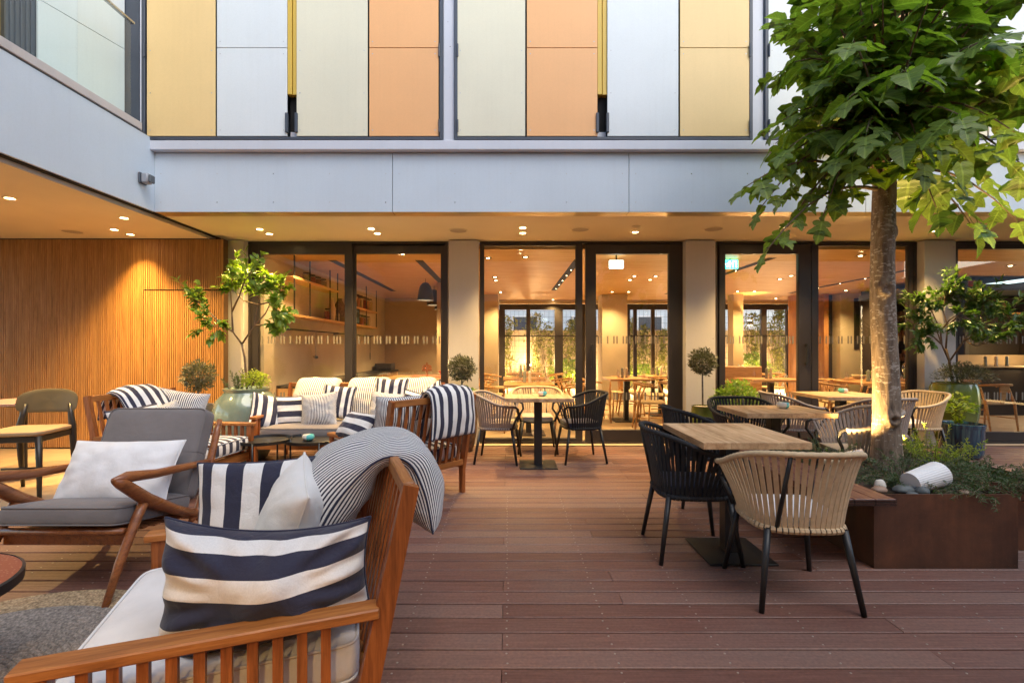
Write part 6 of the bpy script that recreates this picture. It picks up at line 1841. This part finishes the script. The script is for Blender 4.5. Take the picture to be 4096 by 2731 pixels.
# ---- bar at the far right
ba=tag(empty('bar_counter',(9.3,9.2,0)),'dark bar counter with pale raised top behind the right window','counter')
MB().cbox(-1.0,2.0,0.0,0.7,0.0,0.90,0.004).build('counter_front',M['wall_dark'],ba);MB().cbox(-1.02,2.0,-0.03,0.72,0.905,0.94,0.004).build('counter_top',M['wall_brown'],ba)
MB().box(-0.45,2.0,0.5,0.7,0.941,1.14).build('raised_back',M['wall_brown'],ba)
MB().box(0.1,2.0,0.72,0.76,0,2.3).build('screen_panel',M['wall_dark'],ba)
RB(MB().box(8.0,10.5,9.0,11.0,2.35,2.47),'bar_canopy',M['slate']);RB(MB().box(10.5,10.6,6.6,13.7,0,ZI-0.001),'side_wall',M['wall_dark'])
RB(MB().box(9.1,10.5,11.5,11.6,0,ZI-0.001),'bar_rear_wall',M['wall_dark'])
for z in (1.5,1.9): RB(MB().box(9.1,10.5,11.3,11.499,z,z+0.03),'bar_shelf',M['shelfoak'])
tl=tag(empty('table_lamp',(9.95,9.1,0.941)),'glowing lamp on the bar at the right edge','lamp')
MB().lathe([(0.06,0.001),(0.015,0.02),(0.015,0.06)],14).build('lamp_base',M['black'],tl);MB().lathe([(0.05,0.06),(0.08,0.12),(0.05,0.17)],14).build('lamp_globe',emit('lamp_globe',(1,0.72,0.4,1),9.0),tl,smooth=True)
d=bpy.data.lights.new('lamp_light','POINT');d.energy=9;d.color=WARM;d.shadow_soft_size=0.08
o=bpy.data.objects.new('lamp_light',d);COL.objects.link(o);o.parent=tl;o.location=(0,-0.1,0.3)
for i,x in enumerate((8.9,9.1,9.3)): mill(x,9.0,0.941,i%2==0,'mill standing on the dark bar, %s of three'%('left','middle','right')[i])
jg=tag(MB().lathe([(0.08,0.0),(0.15,0.10),(0.17,0.20),(0.12,0.30),(0.06,0.34),(0.075,0.37),(0.0001,0.37)],20).build('clay_jug',M['rustic'],loc=(10.1,10.0,2.0),smooth=True),'large clay jug high at the right window','jug')
RB(MB().cbox(9.7,10.45,9.8,10.2,1.965,1.999,0.003),'jug_shelf',M['shelfoak'])
nt_=tag(empty('notice_sheet',(XI(2237,9.0),9.0,2.42)),'red and white notice sheet behind the right window','notice')
MB().box(-0.12,0.12,0,0.004,-0.11,0.11).build('sheet',plain('notice_paper',(0.66,0.62,0.55),0.8),nt_)
for a,b,c_,d_ in ((-0.11,-0.02,0.0,0.10),(0.0,0.11,0.02,0.10),(-0.11,0.11,-0.10,-0.04)):
    MB().box(a,b,-0.002,-0.0005,c_,d_).build('red_block',plain('notice_red',(0.45,0.10,0.06),0.8),nt_)

M['leaf_vine']=leafmat('leaf_vine',(0.05,0.06,0.015),(0.20,0.20,0.05),0.5,0.3)
# ---- garden behind the restaurant
gd=MB().box(-2,11,13.7,17,-0.06,-0.01);tag(gd.build('garden_ground',M['soil']),kind='structure')
gw=tag(empty('garden_wall',(3,15.9,0)),'pale garden wall with wire trellis behind the restaurant','wall')
MB().box(-4.5,8,0,0.15,0,1.87).build('wall_face',plain('garden_wall_plaster',(0.55,0.45,0.33),0.85,var=0.12),gw)
tr=MB()
for i in range(88): tr.box(-4.3+i*0.14-0.003,-4.3+i*0.14+0.003,-0.16,-0.154,0.1,2.5)
for k in range(13): tr.box(-4.3,8,-0.166,-0.160,0.2+k*0.19-0.003,0.2+k*0.19+0.003)
o=tr.build('wire_trellis',M['black'],gw);o['kind']='stuff'
MB().box(-4.5,8,-1.4,0.1,2.66,2.80).build('eaves',M['wall_warm'],gw)
hs=tag(empty('far_house',(2,19,0)),'pale blue house seen over the garden wall through the restaurant','house')
MB().box(-5,9,0,1,0,5.0).build('wall',plain('far_house_paint',(0.55,0.60,0.66),0.8),hs)
for x in (-1.3,1.05,3.6): 
    w_=MB().box(x-0.45,x+0.45,-0.03,-0.001,1.2,2.5).build('window',M['slate'],hs)
    MB().box(x-0.52,x+0.52,-0.05,-0.031,2.5,2.56).build('window_sill',M['white_paint'],hs)
    MB().box(x-0.52,x-0.451,-0.05,-0.002,1.2,2.499).build('window_frame',M['white_paint'],hs);MB().box(x+0.451,x+0.52,-0.05,-0.002,1.2,2.499).build('window_frame',M['white_paint'],hs)
def vine(x,w,h,n,seed,lab,mat):
    r=random.Random(seed);g=tag(empty('climbing_vine',(x,15.68,0)),lab,'plant','vines on the rear garden trellis');lf=MB();st=MB()
    for i in range(5):
        bx_=r.uniform(-w/3,w/3);pts=[(bx_+0.15*sin(k*1.3+i)*k/4,r.uniform(-.03,.03),h*k/6) for k in range(7)];st.tube(pts,[0.012,0.010,0.008,0.007,0.005,0.004,0.003],5)
    for i in range(n):
        zz=h*r.random()**0.8;p=Vector((r.gauss(0,w/2.6)*(0.6+0.4*sin(zz*4+seed)),r.uniform(-0.2,0.0),zz))
        leaf_flat(lf,p,rdir(r),rdir(r),r.uniform(.06,.11),r.uniform(.03,.06))
    o=st.build('stems',M['bark_thin'],g,smooth=True);o['kind']='stuff';o=lf.build('foliage',mat,g,recalc=False);o['kind']='stuff'
for i,(px,w,h,n,lb) in enumerate(((1165,0.5,2.3,700,'leafy vine left of the central window view'),(1232,0.55,2.4,650,'vine climbing the trellis in the middle of the central window'),(1262,0.4,2.0,420,'thin vine right of the middle mullion'),(1312,0.7,2.2,900,'dense vine at the right of the central window'),
      (1450,0.5,2.2,700,'vine seen through the central glazed door'),(1478,0.5,2.0,700,'second vine seen through the central glazed door'),(1520,0.5,1.9,600,'vine at the right edge of the central glazed door'),(1730,0.7,2.4,1100,'large leafy vine behind the second glazed door'),(1785,0.8,2.6,1400,'tall bamboo like vine behind the second glazed door'))):
    vine(XI(px,15.68),w,h,n,100+i,lb,M['leaf_vine'])
def bush2(px,Y,rx,h,n,seed,lab):
    g=tag(empty('garden_bush',(XI(px,Y),Y,0)),lab,'bush','bushes in the rear garden');clump(g,0,0,h*0.5,rx,rx*0.8,h*0.5,n,0.10,0.06,M['leaf_bush'],seed)
bush2(1300,14.6,0.5,0.9,600,201,'low bush outside the central rear glazing');bush2(1725,14.5,0.6,1.1,800,202,'bush outside the rear glazing behind the second door');bush2(1478,14.7,0.5,0.8,500,203,'bush outside behind the central door')
for i,(px,Y,z,e,lb) in enumerate(((1217,15.3,0.75,60,'glowing garden lamp at the middle of the trellis'),(1150,15.0,0.25,60,'garden lamp low at the left of the trellis'),(1325,15.0,0.3,60,'garden lamp low at the right of the trellis'),(1450,15.1,0.3,60,'garden lamp behind the central glazed door'),(1535,15.0,0.3,50,'garden lamp right of the central glazed door'),(1720,14.9,0.4,60,'garden lamp behind the second glazed door'),(1790,14.9,0.4,60,'garden lamp among the bamboo like leaves'))):
    g=tag(empty('garden_lamp',(XI(px,Y),Y,0)),lb,'lamp','lamps in the rear garden')
    MB().tube([(0,0,0),(0,0,z-0.03)],0.01,6).build('stake',M['black'],g);MB().lathe([(0.0001,-0.035),(0.03,-0.015),(0.03,0.015),(0.0001,0.035)],12,(0,0,z),cap=False).build('bulb',emit('garden_bulb',(1,0.75,0.42,1),20.0),g,smooth=True)
    d=bpy.data.lights.new('lamp_light','POINT');d.energy=e*0.75;d.color=(1,0.62,0.28);d.shadow_soft_size=0.05
    o=bpy.data.objects.new('lamp_light',d);COL.objects.link(o);o.parent=g;o.location=(0,-0.06,z+0.05)
